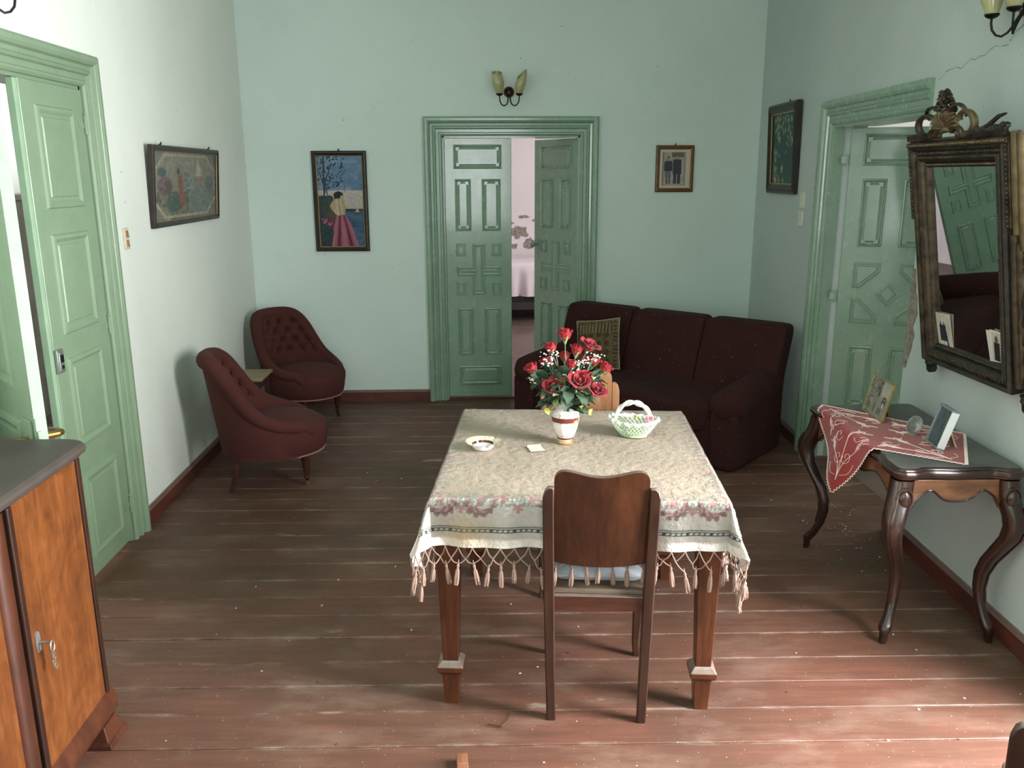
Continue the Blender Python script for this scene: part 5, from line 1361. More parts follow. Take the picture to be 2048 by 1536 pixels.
# ------------------------------------------------------------------ carved mirror
GILT = m_plain('tarnished_gilt', S(72, 62, 46), 0.45, 0.4, var=0.55, scale=22, bump=0.3, bscale=70)
GILT_B = m_plain('rubbed_gilt', S(112, 96, 68), 0.40, 0.5, var=0.35, scale=16)
GILT_D = m_plain('dark_gilt_ground', S(50, 47, 40), 0.5, 0.3, var=0.4, scale=30, bump=0.3, bscale=90)
def build_mirror():
    t = thing('wall_mirror', 'tall mirror in a carved tarnished gilt frame leaning forward from the right wall', 'mirror', (2.022, 3.31, 0.985), rot=(math.radians(9.6), 0, -PI / 2 + RW_A + math.radians(2.0)))
    gx0, gx1, gz0, gz1 = -0.235, 0.235, 0.085, 0.835
    g = NT('mirror_glass'); v = g.coord(); g.set(metal=1.0, rough=0.015); g.base(g.ramp(g.noise(9, v, 4), [(0.3, (0.66, 0.70, 0.70, 1)), (0.7, (0.78, 0.81, 0.80, 1))]))
    m = MB(); m.box(gx0 - 0.01, gx1 + 0.01, -0.018, -0.012, gz0 - 0.01, gz1 + 0.01); m.build('glass', g.m, t, smooth=False)
    m = MB(); m.box(-0.315, 0.345, -0.010, 0.0, 0.01, 0.93); m.build('backboard', GILT_D, t, smooth=False)
    # moulded rails: stepped profile, mitred
    def rail(name, P0, P1, inn, w, mat, prof):
        """P0-P1 inner edge, inn = outward direction"""
        m = MB(); vv = []; ff = []; n = len(prof)
        d = Vector(P1) - Vector(P0); L = d.length; d.normalize(); o = Vector(inn)
        for (a, h) in prof:
            k = a * w
            for (p, s) in ((Vector(P0), -1), (Vector(P1), 1)):
                q = p + o * k + d * (s * k); vv.append((q.x, -h, q.y))
        for i in range(n - 1): ff.append((2 * i, 2 * i + 1, 2 * i + 3, 2 * i + 2))
        m.add(vv, ff); return m.build(name, mat, t, smooth=False, bevel=0.0015, bseg=1)
    PR = [(0, 0.012), (0, 0.026), (0.10, 0.034), (0.16, 0.026), (0.22, 0.026), (0.30, 0.044), (0.44, 0.052), (0.56, 0.044), (0.60, 0.034), (0.72, 0.034), (0.78, 0.052), (0.90, 0.058), (1.0, 0.048), (1.0, 0.0)]
    c = [(gx0, gz0), (gx1, gz0), (gx1, gz1), (gx0, gz1)]; W = 0.088
    rails = [rail('frame_rail', c[0], c[1], (0, -1), W, GILT_D, PR), rail('frame_rail', c[1], c[2], (1, 0), W, GILT_D, PR), rail('frame_rail', c[2], c[3], (0, 1), W, GILT_D, PR), rail('frame_rail', c[3], c[0], (-1, 0), W, GILT, PR)]
    # bead rows and leaf-tip courses along each rail
    bead = MB(); bead.ball((0, 0, 0), 0.0052, 8, 5)
    def row(rl, k, h, r, step, mat):
        m = MB(); i = {0: ((gx0, gz0), (gx1, gz0), (0, -1)), 1: ((gx1, gz0), (gx1, gz1), (1, 0)), 2: ((gx0, gz1), (gx1, gz1), (0, 1)), 3: ((gx0, gz0), (gx0, gz1), (-1, 0))}[rl]
        a, b, o = Vector(i[0]), Vector(i[1]), Vector(i[2]); d = (b - a); L = d.length; d.normalize(); a = a + o * (k * W) - d * (k * W); L += 2 * k * W; n = int(L / step)
        for j in range(n + 1):
            p = a + d * (L * j / n); m.ball((p.x, -h, p.y), r, 7, 5, sc=(1.15 if abs(d.x) > .5 else 1, 0.8, 1.15 if abs(d.y) > .5 else 1))
        m.build('bead_course', mat, rails[rl])
    for rl in range(4):
        row(rl, 0.13, 0.033, 0.0046, 0.0105, GILT_B if rl == 2 else GILT); row(rl, 0.66, 0.037, 0.0085, 0.021, GILT); row(rl, 0.47, 0.051, 0.0036, 0.0095, GILT)
    # ears at the top corners
    for (x0, x1, s) in ((-0.352, -0.318, -1), (0.318, 0.350, 1)):
        m = MB(); m.box(x0, x1, -0.050, 0.0, 0.62, 0.925); e = m.build('ear', GILT, t, smooth=False, bevel=0.003)
        m = MB()
        for j in range(18): m.ball(((x0 + x1) / 2, -0.052, 0.63 + j * 0.0165), 0.007, 7, 5)
        m.build('bead_course', GILT, e)
    # rubbed gilt double reeding along the right edge, snapped half way
    for (x, z0, z1, off) in ((0.368, 0.60, 0.955, 0.0), (0.398, 0.545, 0.950, 0.004), (0.352, 0.03, 0.598, 0.0), (0.378, 0.06, 0.570, 0.004)):
        m = MB(); m.tube([(x, -0.034 + off, z0), (x, -0.036 + off, z0 + (z1 - z0) * 0.3), (x, -0.036 + off, z1)], 0.0165, 12); m.build('reeded_strip', GILT_B if z1 > 0.6 else GILT, t)
    m = MB(); random.seed(2)
    for k in range(7): m.ball((0.402 + random.uniform(-0.008, 0.008), -0.03, 0.475 + k * 0.013), random.uniform(0.007, 0.013), 6, 4)
    m.build('broken_carving', GILT_B, t)
    # right-hand side carving low down and two feet
    def leafy(m, pts, r0, r1, n=7):
        P = [Vector(p) for p in pts]; m.tube(P, [r0 + (r1 - r0) * i / (len(P) - 1) for i in range(len(P))], 8)
    m = MB()
    for k in range(5):
        z = 0.06 + k * 0.07; leafy(m, [(0.385, -0.03, z), (0.405, -0.038, z + 0.03), (0.418 - 0.004 * k, -0.032, z + 0.06), (0.408 - 0.004 * k, -0.026, z + 0.085)], 0.014, 0.004)
    leafy(m, [(0.39, -0.03, 0.02), (0.425, -0.03, 0.05), (0.430, -0.03, 0.12), (0.415, -0.03, 0.2), (0.40, -0.03, 0.30), (0.395, -0.03, 0.42)], 0.010, 0.005); m.build('side_carving', GILT_D, t)
    for x in (-0.285, 0.395):
        m = MB(); m.lathe([(0.016, -0.055), (0.022, -0.045), (0.022, -0.02), (0.027, -0.012), (0.024, 0.0), (0.028, 0.012)], 14, T=Matrix.Translation((x, -0.03, 0.0))); m.build('foot', GILT_D, t)
    m = MB()
    for k in range(6): m.ball((-0.325 + 0.004 * math.sin(k), -0.03, 0.02 + k * 0.028), 0.017, 7, 5)
    m.build('side_carving', GILT_D, t)
    # crest: cornice, shell, scrolls and leaf finial
    m = MB(); m.box(-0.335, 0.355, -0.062, 0.0, 0.918, 0.940); m.box(-0.325, 0.345, -0.052, 0.0, 0.940, 0.950); cr = m.build('cornice', GILT, t, smooth=False, bevel=0.003)
    m = MB()
    for j in range(52): m.ball((-0.33 + j * 0.0132, -0.064, 0.929), 0.0055, 6, 4)
    m.build('bead_course', GILT_B, cr)
    CS = dict(loc=(0.012, 0, 0.275), scale=(1.12, 1.0, 0.71))
    cx = -0.045
    sh = MB()
    for k in range(11):
        a = PI * (0.06 + 0.88 * k / 10); L = 0.070 + 0.022 * math.sin(a)
        sh.tube([(cx + 0.012 * math.cos(a), -0.045, 1.000 - 0.002), (cx + L * 0.6 * math.cos(a), -0.066, 1.000 + L * 0.62 * math.sin(a)), (cx + L * 0.92 * math.cos(a), -0.060, 1.000 + L * math.sin(a)), (cx + L * 0.98 * math.cos(a), -0.046, 1.000 + L * 1.08 * math.sin(a))], [0.006, 0.010, 0.012, 0.008], 8)
    sh.ball((cx, -0.052, 0.997), 0.022, 10, 7, sc=(1.1, 0.8, 0.9)); sh.build('shell', GILT_B, t, **CS)
    def scroll(s, ox, oz, R, a0, a1, w0, w1, turns_in=0.0, n=26):
        P = []; rr = []
        for i in range(n + 1):
            q = i / n; a = a0 + (a1 - a0) * q; r = R * (1 - turns_in * q)
            P.append((ox + s * r * math.cos(a), -0.045 - 0.012 * math.sin(PI * q), oz + r * math.sin(a))); rr.append(w0 + (w1 - w0) * q)
        m = MB(); m.tube(P, rr, 10); return m
    for s in (-1, 1):
        scroll(s, cx + s * 0.118, 1.030, 0.075, -PI * 0.75, PI * 0.95, 0.017, 0.010, 0.45).build('scroll', GILT if s < 0 else GILT_B, t, **CS)
        scroll(s, cx + s * 0.070, 0.965, 0.045, PI * 0.9, -PI * 0.6, 0.013, 0.008, 0.6).build('scroll', GILT, t, **CS)
        scroll(s, cx + s * 0.085, 1.075, 0.052, PI * 1.1, -PI * 0.2, 0.012, 0.006, 0.3).build('scroll', GILT, t, **CS)
        m = MB()
        for k in range(9): m.ball((cx + s * (0.06 + 0.012 * k), -0.045, 0.962 + 0.008 * math.sin(k * 2.1)), 0.013, 7, 5, sc=(1.1, .8, 1))
        m.build('leaf_cluster', GILT, t, **CS)
    m = MB(); random.seed(8)
    for k in range(40):
        q = k / 39; a = k * 2.4; r = 0.040 * (1 - q) + 0.008; p = (cx + r * math.cos(a), -0.045 + 0.4 * r * math.sin(a), 1.085 + 0.105 * q)
        m.tube([p, (p[0] + 0.014 * math.cos(a), p[1] - 0.006, p[2] + 0.012), (p[0] + 0.022 * math.cos(a), p[1] - 0.012, p[2] + 0.004)], [0.009, 0.008, 0.002], 6)
    m.build('leaf_finial', GILT, t, **CS)
    m = MB(); random.seed(12)
    for k in range(16):
        x = 0.15 + k * 0.0125; m.tube([(x, -0.05, 0.950), (x + 0.012, -0.058, 0.966 + random.uniform(0, 0.014)), (x + 0.028, -0.05, 0.972 + random.uniform(-0.006, 0.016))], [0.011, 0.009, 0.003], 6)
    m.tube([(0.18, -0.05, 0.968), (0.25, -0.055, 0.985), (0.30, -0.05, 1.010), (0.335, -0.045, 1.016)], [0.008, 0.009, 0.008, 0.004], 8); m.tube([(0.29, -0.05, 0.97), (0.33, -0.055, 0.985), (0.365, -0.05, 0.982)], [0.008, 0.007, 0.003], 8)
    m.build('broken_leaf_spray', GILT_D, t)
    for k in range(8):
        pass
    m = MB()
    for k in range(9): m.tube([(-0.33 + k * 0.016, -0.05, 0.950), (-0.325 + k * 0.016, -0.056, 0.968), (-0.31 + k * 0.016, -0.05, 0.972)], [0.011, 0.009, 0.003], 6)
    m.build('leaf_spray', GILT, t)
    # snapshots tucked into the glass edge (they are loose things)
    def snap(label, x, z, w, h, ry, fn, yy):
        e = thing('snapshot', label, 'photo', (0, 0, 0), group=None); e.matrix_world = t.matrix_basis @ Matrix.Translation((x, yy, z)) @ Matrix.Rotation(ry, 4, 'Y') @ Matrix.Rotation(0.05, 4, 'X')
        m = picture_grid(w, h, 34, 46, fn, -0.0008); m.build('print', PRINT, e, fix=False)
        m = MB(); m.box(-w / 2, w / 2, -0.0006, 0.0004, -h / 2, h / 2); m.build('paper_back', m_plain('photo_paper', S(214, 210, 198), 0.6, var=0.05), e, smooth=False)
    def pair(u, v):
        c = lerp((206, 200, 186), (186, 180, 166), vnoise(u * 5, v * 5, 3))
        for (a, w) in ((0.30, 0.10), (0.52, 0.11)):
            if abs(u - a) < w and 0.18 < v < 0.66: c = (44, 48, 60)
            if math.hypot((u - a) / 0.05, (v - 0.70) / 0.05) < 1: c = (84, 80, 78)
            if abs(u - a) < w * 0.7 and 0.10 < v < 0.18: c = (210, 206, 196)
        if 0.62 < u < 0.62 + 0.25 * (0.6 - v) and v < 0.6: c = (52, 56, 66)
        return c
    def single(u, v):
        c = (190, 184, 172)
        if abs(u - 0.55) < 0.26 and v < 0.62: c = (40, 38, 42)
        if math.hypot((u - 0.52) / 0.16, (v - 0.72) / 0.12) < 1: c = (104, 90, 80)
        if u < 0.10 or v > 0.94 or u > 0.92: c = (216, 212, 204)
        return c
    snap('old snapshot of two figures tucked in the lower left of the mirror glass', -0.178, 0.150, 0.112, 0.150, -0.03, pair, -0.022)
    snap('pale snapshot tucked in the lower right of the mirror glass, behind another', 0.176, 0.152, 0.075, 0.125, -0.10, lambda u, v: (206, 204, 198), -0.021)
    snap('snapshot of a dark-clothed figure, frontmost in the lower right of the mirror', 0.200, 0.158, 0.070, 0.120, 0.02, single, -0.0245)
build_mirror()

# ------------------------------------------------------------------ cabinet on the left
BURL = m_wood('orange_burl_veneer', S(80, 44, 21), S(100, 57, 27), S(120, 72, 36), 'z', 1.0, 0.32, coat=0.2, figure=2.5)
CABD = m_wood('cabinet_dark_edge', S(30, 17, 12), S(44, 25, 17), S(58, 33, 22), 'z', rough=0.35)
CABR = m_wood('cabinet_red_stile', S(50, 26, 16), S(66, 35, 22), S(82, 46, 29), 'z', rough=0.35, coat=0.1)
CABT = m_plain('dusty_brown_top', S(62, 55, 49), 0.6, var=0.2, scale=5)
def build_cabinet():
    X1, Y0, Y1 = -1.225, 1.30, 2.475
    t = thing('cabinet', 'orange veneered wooden cabinet with a dark top at the left edge', 'cabinet', (-1.48, 1.89, 0))
    ox, oy = 1.48, -1.89
    def B(name, x0, x1, y0, y1, z0, z1, mat, bev=0.002, par=None):
        m = MB(); m.box(x0 + ox, x1 + ox, y0 + oy, y1 + oy, z0, z1); return m.build(name, mat, par or t, smooth=False, bevel=bev)
    B('body', -1.735, X1 - 0.004, Y0, Y1, 0.09, 0.962, CABD)
    # top with rounded front corner and bullnose edge
    out = []
    hx0, hx1, hy0, hy1, r = -1.74, -1.192, Y0 - 0.02, 2.522, 0.10
    out += [(hx0, hy0), (hx1, hy0)]
    for k in range(10):
        a = PI / 2 * k / 9; out.append((hx1 - r + r * math.cos(a), hy1 - r * 0.55 + r * 0.55 * math.sin(a)))
    out.append((hx0, hy1)); out = [(x + ox, y + oy) for x, y in out]
    prof = [(0.030, 0.958), (0.020, 0.962), (0.014, 0.972), (0.004, 0.976), (0.0, 0.986), (0.002, 0.996), (0.010, 1.004), (0.022, 1.007)]
    m = MB(); n = len(out); vv = []; ff = []
    for d, z in prof:
        for p in inset(out, d): vv.append((p[0], p[1], z))
    for i in range(len(prof) - 1):
        for k in range(n): ff.append((i * n + k, i * n + (k + 1) % n, (i + 1) * n + (k + 1) % n, (i + 1) * n + k))
    ff.append(tuple(range((len(prof) - 1) * n, len(prof) * n))); ff.append(tuple(reversed(range(n))))
    m.add(vv, ff); tp = m.build('top', CABT, t, ang=30)
    dA = B('door', X1 - 0.010, X1 + 0.004, 2.092, 2.452, 0.165, 0.955, BURL, 0.003)
    dB = B('door', X1 - 0.010, X1 + 0.004, 1.36, 1.985, 0.165, 0.955, BURL, 0.003)
    B('dark_strip', X1 - 0.010, X1 + 0.010, 2.066, 2.090, 0.15, 0.957, CABD, 0.004)
    B('dark_strip', X1 - 0.010, X1 + 0.008, 2.454, 2.476, 0.15, 0.957, CABD, 0.003)
    m = MB(); m.lathe([(0.038, 0.15), (0.038, 0.957)], 24, T=Matrix.Translation((X1 - 0.016 + ox, 2.027 + oy, 0)) @ Matrix.Diagonal((0.75, 1, 1, 1))); m.build('centre_stile', CABR, t)
    # swelling base moulding and feet
    m = MB(); q = [(X1 - 0.02, 0.168), (X1 + 0.004, 0.168), (X1 + 0.016, 0.150), (X1 + 0.022, 0.120), (X1 + 0.016, 0.090), (X1 - 0.002, 0.066), (X1 - 0.03, 0.066)]
    m.prism([(p[0] + ox, p[1]) for p in q], 'y', Y0 + oy, 2.492 + oy); m.build('base_moulding', CABR, t, ang=50)
    for (y0, y1) in ((2.385, 2.512), (1.29, 1.42)):
        m = MB(); loft(m, [(X1 - 0.030 + ox, (y0 + y1) / 2 + oy, 0.0, 0.062, (y1 - y0) / 2), (X1 - 0.030 + ox, (y0 + y1) / 2 + oy, 0.018, 0.062, (y1 - y0) / 2), (X1 - 0.032 + ox, (y0 + y1) / 2 + oy, 0.022, 0.052, (y1 - y0) / 2 - 0.01), (X1 - 0.034 + ox, (y0 + y1) / 2 + oy, 0.07, 0.042, (y1 - y0) / 2 - 0.018)]); m.build('foot', CABR, t, smooth=False, bevel=0.003)
        m = MB(); m.box(-1.72 + ox, -1.62 + ox, y0 + oy + 0.01, y1 + oy - 0.01, 0, 0.09); m.build('foot', CABD, t, smooth=False)
    # keyhole plate, key and tag
    kx, ky, kz = X1 + 0.004 + ox, 2.122 + oy, 0.545
    m = MB(); m.prism([(ky - 0.010, kz - 0.028), (ky + 0.010, kz - 0.028), (ky + 0.013, kz), (ky + 0.010, kz + 0.026), (ky, kz + 0.034), (ky - 0.010, kz + 0.026), (ky - 0.013, kz)], 'x', kx, kx + 0.003); ke = m.build('escutcheon', STEEL, dA, smooth=False)
    m = MB(); m.tube([(kx, ky, kz), (kx + 0.035, ky + 0.004, kz - 0.001)], 0.0035, 8); m.tube([(kx + 0.035, ky + 0.004 + 0.010 * math.cos(a), kz - 0.014 + 0.016 * math.sin(a)) for a in [2 * PI * i / 16 for i in range(16)]], 0.003, 6, closed=True)
    for k in range(4): m.tube([(kx + 0.030 + 0.003 * (k % 2), ky + 0.012 + 0.006 * math.cos(a), kz - 0.038 - 0.014 * k + 0.009 * math.sin(a)) for a in [2 * PI * i / 10 for i in range(10)]], 0.002, 5, closed=True)
    m.build('key', m_plain('pewter_key', S(150, 140, 120), 0.4, 0.7), dA)
build_cabinet()

# ------------------------------------------------------------------ pictures on the walls
BLACKF = m_wood('black_picture_frame', S(24, 20, 18), S(38, 31, 28), S(54, 44, 40), 'x', rough=0.4)
GOLDSLIP = m_plain('gold_slip', S(168, 142, 96), 0.35, 0.6)
def frame(parent, w, h, bar, d, mat, slip=None, back=0.0):
    prof = [(0, 0.0), (0, d * 0.75), (0.25, d * 0.95), (0.55, d), (0.8, d * 0.8), (1.0, d * 0.65), (1.0, d * 0.3)]
    rings = []
    c = rect(-w / 2, w / 2, -h / 2, h / 2); names = ['frame_rail'] * 4
    for k in range(4):
        m = MB(); vv = []; ff = []; n = len(prof)
        for (a, y) in prof:
            q = inset(c, a * bar); vv += [(q[k][0], -y, q[k][1]), (q[(k + 1) % 4][0], -y, q[(k + 1) % 4][1])]
        for i in range(n - 1): ff.append((2 * i, 2 * i + 1, 2 * i + 3, 2 * i + 2))
        m.add(vv, ff); m.build('frame_rail', mat, parent, smooth=False)
    if slip:
        for k in range(4):
            q0, q1 = inset(c, bar * 0.98), inset(c, bar + slip); k2 = (k + 1) % 4
            m = MB(); m.add([(q0[k][0], -d * 0.72, q0[k][1]), (q0[k2][0], -d * 0.72, q0[k2][1]), (q1[k2][0], -d * 0.55, q1[k2][1]), (q1[k][0], -d * 0.55, q1[k][1])], [(0, 1, 2, 3)]); m.build('inner_slip', GOLDSLIP, parent, smooth=False)
def picture(name, label, place, w, h, bar, d, mat, fn, nx, ny, slip=0, tilt=0.0, roll=0.0, pm=None):
    t = thing(name, label, 'picture', place['loc'], rot=(tilt, roll, place['rz']))
    frame(t, w, h, bar, d, mat, slip)
    pm_ = picture_grid(w - 2 * bar, h - 2 * bar, nx, ny, fn, -d * 0.30); pm_.build('image', pm or PRINT_MATT, t, fix=False)
    m = MB(); m.box(-w / 2 + 0.006, w / 2 - 0.006, -0.004, 0.0, -h / 2 + 0.006, h / 2 - 0.006); m.build('backing', m_plain('board_back', S(90, 74, 58), 0.9), t, smooth=False)
    return t
def hook(t, x, z, y=-0.006):
    m = MB(); m.tube([(x, 0.0, z), (x, y - 0.008, z + 0.006), (x, y - 0.008, z + 0.016)], 0.0028, 6); m.tube([(x - 0.012, y - 0.004, z - 0.01), (x, y - 0.004, z + 0.010), (x + 0.012, y - 0.004, z - 0.01)], 0.0022, 6)
    m.build('hook', IRON, t)

def woman(u, v):
    X, Y = 220 + u * 620, 1380 - v * 1180; n = vnoise(u * 30, v * 60, 1); n2 = vnoise(u * 6, v * 30, 2)
    if v > 0.62: c = lerp((116, 150, 182), (84, 126, 168), vnoise(u * 3, v * 14, 3)); c = lerp(c, (176, 180, 192), 0.6 * max(0, n2 - 0.55) * 2)
    elif v > 0.42: c = lerp((198, 176, 162), (206, 190, 176), (v - 0.42) / 0.2); c = lerp(c, (150, 160, 176), 0.3 * n2)
    else: c = lerp((40, 72, 108), (74, 112, 146), vnoise(u * 8, v * 40, 4))
    if v < 0.42 and u > 0.55 and v > 0.395: c = (44, 62, 76)
    if u < 0.42 - 0.12 * vnoise(v * 9, 1, 5) and v < 0.555 + 0.02 * n: c = lerp((40, 56, 60), (70, 84, 78), vnoise(u * 12, v * 12, 6))
    if u < 0.30 and v < 0.22: c = lerp((34, 54, 62), (52, 74, 80), n)
    tr = 0.165 + 0.03 * math.sin(v * 9)
    for (p, q, wd) in (((0.14, 0.50), (0.16, 0.98), 0.020), ((0.15, 0.66), (0.03, 0.86), 0.010), ((0.16, 0.70), (0.34, 0.92), 0.011), ((0.20, 0.62), (0.30, 0.78), 0.008), ((0.22, 0.56), (0.17, 0.66), 0.012), ((0.46, 0.82), (0.60, 0.66), 0.007), ((0.60, 0.66), (0.58, 0.60), 0.006)):
        dx, dy = q[0] - p[0], q[1] - p[1]; s = max(0, min(1, ((u - p[0]) * dx + (v - p[1]) * dy * 3.6) / (dx * dx + dy * dy * 3.6))); 
        if math.hypot(u - p[0] - dx * s, (v - p[1] - dy * s) * 1.9) < wd: c = (58, 74, 84)
    if v > 0.60 and u < 0.62 and math.hypot((u - 0.26) / 0.36, (v - 0.86) / 0.20) < 1.1:
        if vnoise(u * 34, v * 62, 8) > 0.66: c = (44, 72, 92)
    # boat
    if math.hypot((X - 745) / 48, (Y - 945) / 26) < 1: c = (76, 84, 78)
    if in_poly(X, Y, [(715, 930), (775, 930), (748, 850)]): c = (176, 170, 168)
    sk = [(480, 955), (575, 955), (640, 1050), (690, 1180), (745, 1380), (375, 1380), (405, 1240), (415, 1170), (365, 1100), (262, 1065), (258, 1005), (330, 1015), (375, 1075), (430, 1000)]
    if in_poly(X, Y, sk):
        f = math.sin((X - 520) * 0.05 / (0.35 + (Y - 930) / 420.0)); c = lerp((148, 62, 88), (184, 100, 122), 0.5 + 0.5 * f)
        if f < -0.75: c = (104, 34, 58)
    if in_poly(X, Y, [(455, 745), (400, 800), (372, 850), (410, 910), (470, 968), (575, 960), (588, 870), (580, 780), (545, 735)]):
        c = lerp((206, 186, 148), (172, 148, 106), min(1, abs(X - 490) / 110.0)); 
        if abs(X - 500 - 0.1 * (Y - 840)) < 6: c = (150, 118, 70)
    if in_poly(X, Y, [(370, 870), (420, 920), (465, 970), (430, 1000), (370, 1060), (345, 1000)]): c = (92, 78, 58)
    if math.hypot((X - 498) / 66, (Y - 705) / 46) < 1 or in_poly(X, Y, [(440, 700), (435, 760), (500, 745), (560, 700)]): c = (42, 46, 44)
    if math.hypot((X - 545) / 24, (Y - 742) / 34) < 1: c = (196, 160, 120)
    g = sum(c) / 3; return tuple(max(0, min(255, (q * 0.78 + g * 0.22) * (0.84 + 0.14 * n))) for q in c)
def tapestry(u, v):
    n = vnoise(u * 40, v * 26, 1); n2 = vnoise(u * 10, v * 8, 2); c = lerp((132, 132, 116), (150, 148, 134), n2)
    o = abs(u - 0.5) * 0.9 + abs(v - 0.5) * 0.62
    if o > 0.57: c = lerp((96, 116, 118), (140, 132, 116), vnoise(u * 9, v * 9, 4))
    elif v < 0.42: c = lerp((120, 118, 96), (74, 84, 74), 1 if vnoise(u * 30, v * 22, 5) > 0.55 else 0) if u < 0.52 else lerp((128, 144, 138), (104, 126, 124), vnoise(u * 26, v * 18, 6))
    elif u > 0.48: c = lerp((136, 152, 146), (122, 142, 138), n2) if v < 0.62 else lerp((140, 140, 124), (150, 148, 132), n2)
    if math.hypot((u - 0.17) / 0.10, (v - 0.50) / 0.13) < 0.9 + 0.3 * n: c = lerp((82, 68, 76), (106, 84, 86), n)
    if math.hypot((u - 0.13) / 0.06, (v - 0.70) / 0.07) < 0.8 + 0.4 * n: c = (60, 92, 88)
    if math.hypot((u - 0.88) / 0.07, (v - 0.52) / 0.13) < 1: c = (108, 108, 112)
    if math.hypot((u - 0.30) / 0.12, (v - 0.24) / 0.14) < 0.7 + 0.5 * n: c = (52, 82, 74)
    if abs(u - 0.40 - 0.10 * (0.5 - v)) < 0.035 + 0.03 * (0.7 - v) and 0.22 < v < 0.66: c = lerp((150, 66, 58), (120, 84, 66), n)
    if math.hypot((u - 0.365) / 0.022, (v - 0.71) / 0.05) < 1: c = (64, 58, 52)
    if abs(u - 0.50) < 0.035 + 0.06 * max(0, 0.62 - v) and 0.40 < v < 0.70: c = lerp((84, 118, 116), (150, 160, 154), n)
    if in_poly(u, v, [(0.64, 0.64), (0.76, 0.64), (0.68, 0.92)]): c = (196, 194, 176)
    if in_poly(u, v, [(0.62, 0.60), (0.80, 0.62), (0.74, 0.53), (0.67, 0.53)]): c = (156, 118, 98)
    if abs(o - 0.57) < 0.016 or ((abs(v - 0.95) < 0.018 or abs(v - 0.05) < 0.02) and 0.14 < u < 0.86): c = (186, 178, 150)
    c = lerp(c, (122, 124, 112), 0.42); return tuple(q * (0.84 + 0.16 * n) for q in c)
def couple(u, v):
    n = vnoise(u * 26, v * 34, 3)
    if not (0.10 < u < 0.86 and 0.07 < v < 0.92): return (196, 184, 164)
    c = lerp((176, 166, 150), (150, 140, 126), n)
    if v > 0.78 and 0.40 < u < 0.80: c = (96, 88, 78)
    if u < 0.16: c = (120, 112, 100)
    if 0.82 < u < 0.84: c = (120, 110, 98)
    for (cx, w, top, skirt) in ((0.30, 0.13, 0.70, True), (0.58, 0.14, 0.74, False)):
        if abs(u - cx) < w * (1.0 - 0.15 * (v - 0.4)) and (0.44 if skirt else 0.36) < v < top: c = (38, 46, 58)
        if skirt and abs(u - cx) < 0.10 and 0.27 < v <= 0.44: c = (96, 98, 102)
        if skirt and min(abs(u - cx + 0.04), abs(u - cx - 0.05)) < 0.025 and 0.12 < v <= 0.27: c = (64, 62, 64)
        if not skirt and 0.12 < v <= 0.36 and abs(abs(u - cx) - 0.06) < 0.05: c = (44, 50, 60)
        if math.hypot((u - cx) / 0.055, (v - top - 0.05) / 0.065) < 1: c = (70, 62, 56)
        if math.hypot((u - cx) / 0.035, (v - top - 0.04) / 0.045) < 1: c = (168, 150, 132)
    return c
random.seed(31)
FLW = [(random.uniform(0.05, 0.32), random.uniform(0.02, 0.98), random.uniform(0.02, 0.055)) for _ in range(26)] + [(random.uniform(0.2, 0.85), random.uniform(0.68, 0.98), random.uniform(0.015, 0.04)) for _ in range(26)] + [(random.uniform(0.6, 0.95), random.uniform(0.45, 0.95), random.uniform(0.012, 0.03)) for _ in range(18)] + [(0.44, 0.22, 0.06), (0.15, 0.06, 0.08), (0.50, 0.05, 0.04)]
def floral(u, v):
    c = lerp((58, 88, 86), (70, 100, 94), vnoise(u * 4, v * 5, 9))
    for (a, b, r) in FLW:
        d = math.hypot(u - a, (v - b) * 0.9)
        if d < r * (0.8 + 0.3 * math.sin(5 * math.atan2(v - b, u - a))): c = lerp((190, 186, 164), (132, 126, 104), min(1, d / r))
        elif d < r * 1.5 and vnoise(u * 30, v * 30, 4) > 0.6: c = (88, 116, 96)
    return c
def build_pictures():
    p = picture('framed_painting', 'tall painting of a woman in a pink skirt looking out to sea', on_back(-1.0615, 1.585), 0.412, 0.752, 0.032, 0.030, BLACKF, woman, 110, 210, 0.006); hook(p, 0.0, 0.378)
    p = picture('framed_tapestry', 'wide framed embroidered scene in a dark frame on the left wall', on_left(5.262, 1.725, 0.012), 1.165, 0.440, 0.030, 0.030, BLACKF, tapestry, 180, 80, 0.004, tilt=math.radians(4)); hook(p, -0.42, 0.222); hook(p, 0.42, 0.222)
    BRN = m_wood('brown_photo_frame', S(70, 44, 22), S(98, 66, 36), S(122, 86, 50), 'x', rough=0.4)
    p = picture('framed_photograph', 'small gilt-edged framed photograph of a standing couple', on_back(1.505, 1.821), 0.294, 0.350, 0.026, 0.022, BRN, couple, 80, 100, 0.006, pm=PRINT); hook(p, 0.0, 0.175)
    p = picture('framed_embroidery', 'dark carved frame with white flowers on teal beside the right door', on_right(6.03, 1.950, 0.004), 0.620, 0.605, 0.062, 0.040, BLACKF, floral, 90, 90, 0.008, tilt=math.radians(2)); hook(p, 0.1, 0.305)
    m = MB()
    for k in range(40):
        for s in (-1, 1): m.ball((s * 0.285, -0.038, -0.28 + k * 0.0144), 0.008, 6, 4, sc=(1, .6, .8)); m.ball((-0.28 + k * 0.0144, -0.038, s * 0.278), 0.008, 6, 4, sc=(.8, .6, 1))
    m.build('carved_relief', BLACKF, p)['kind'] = 'stuff'
build_pictures()

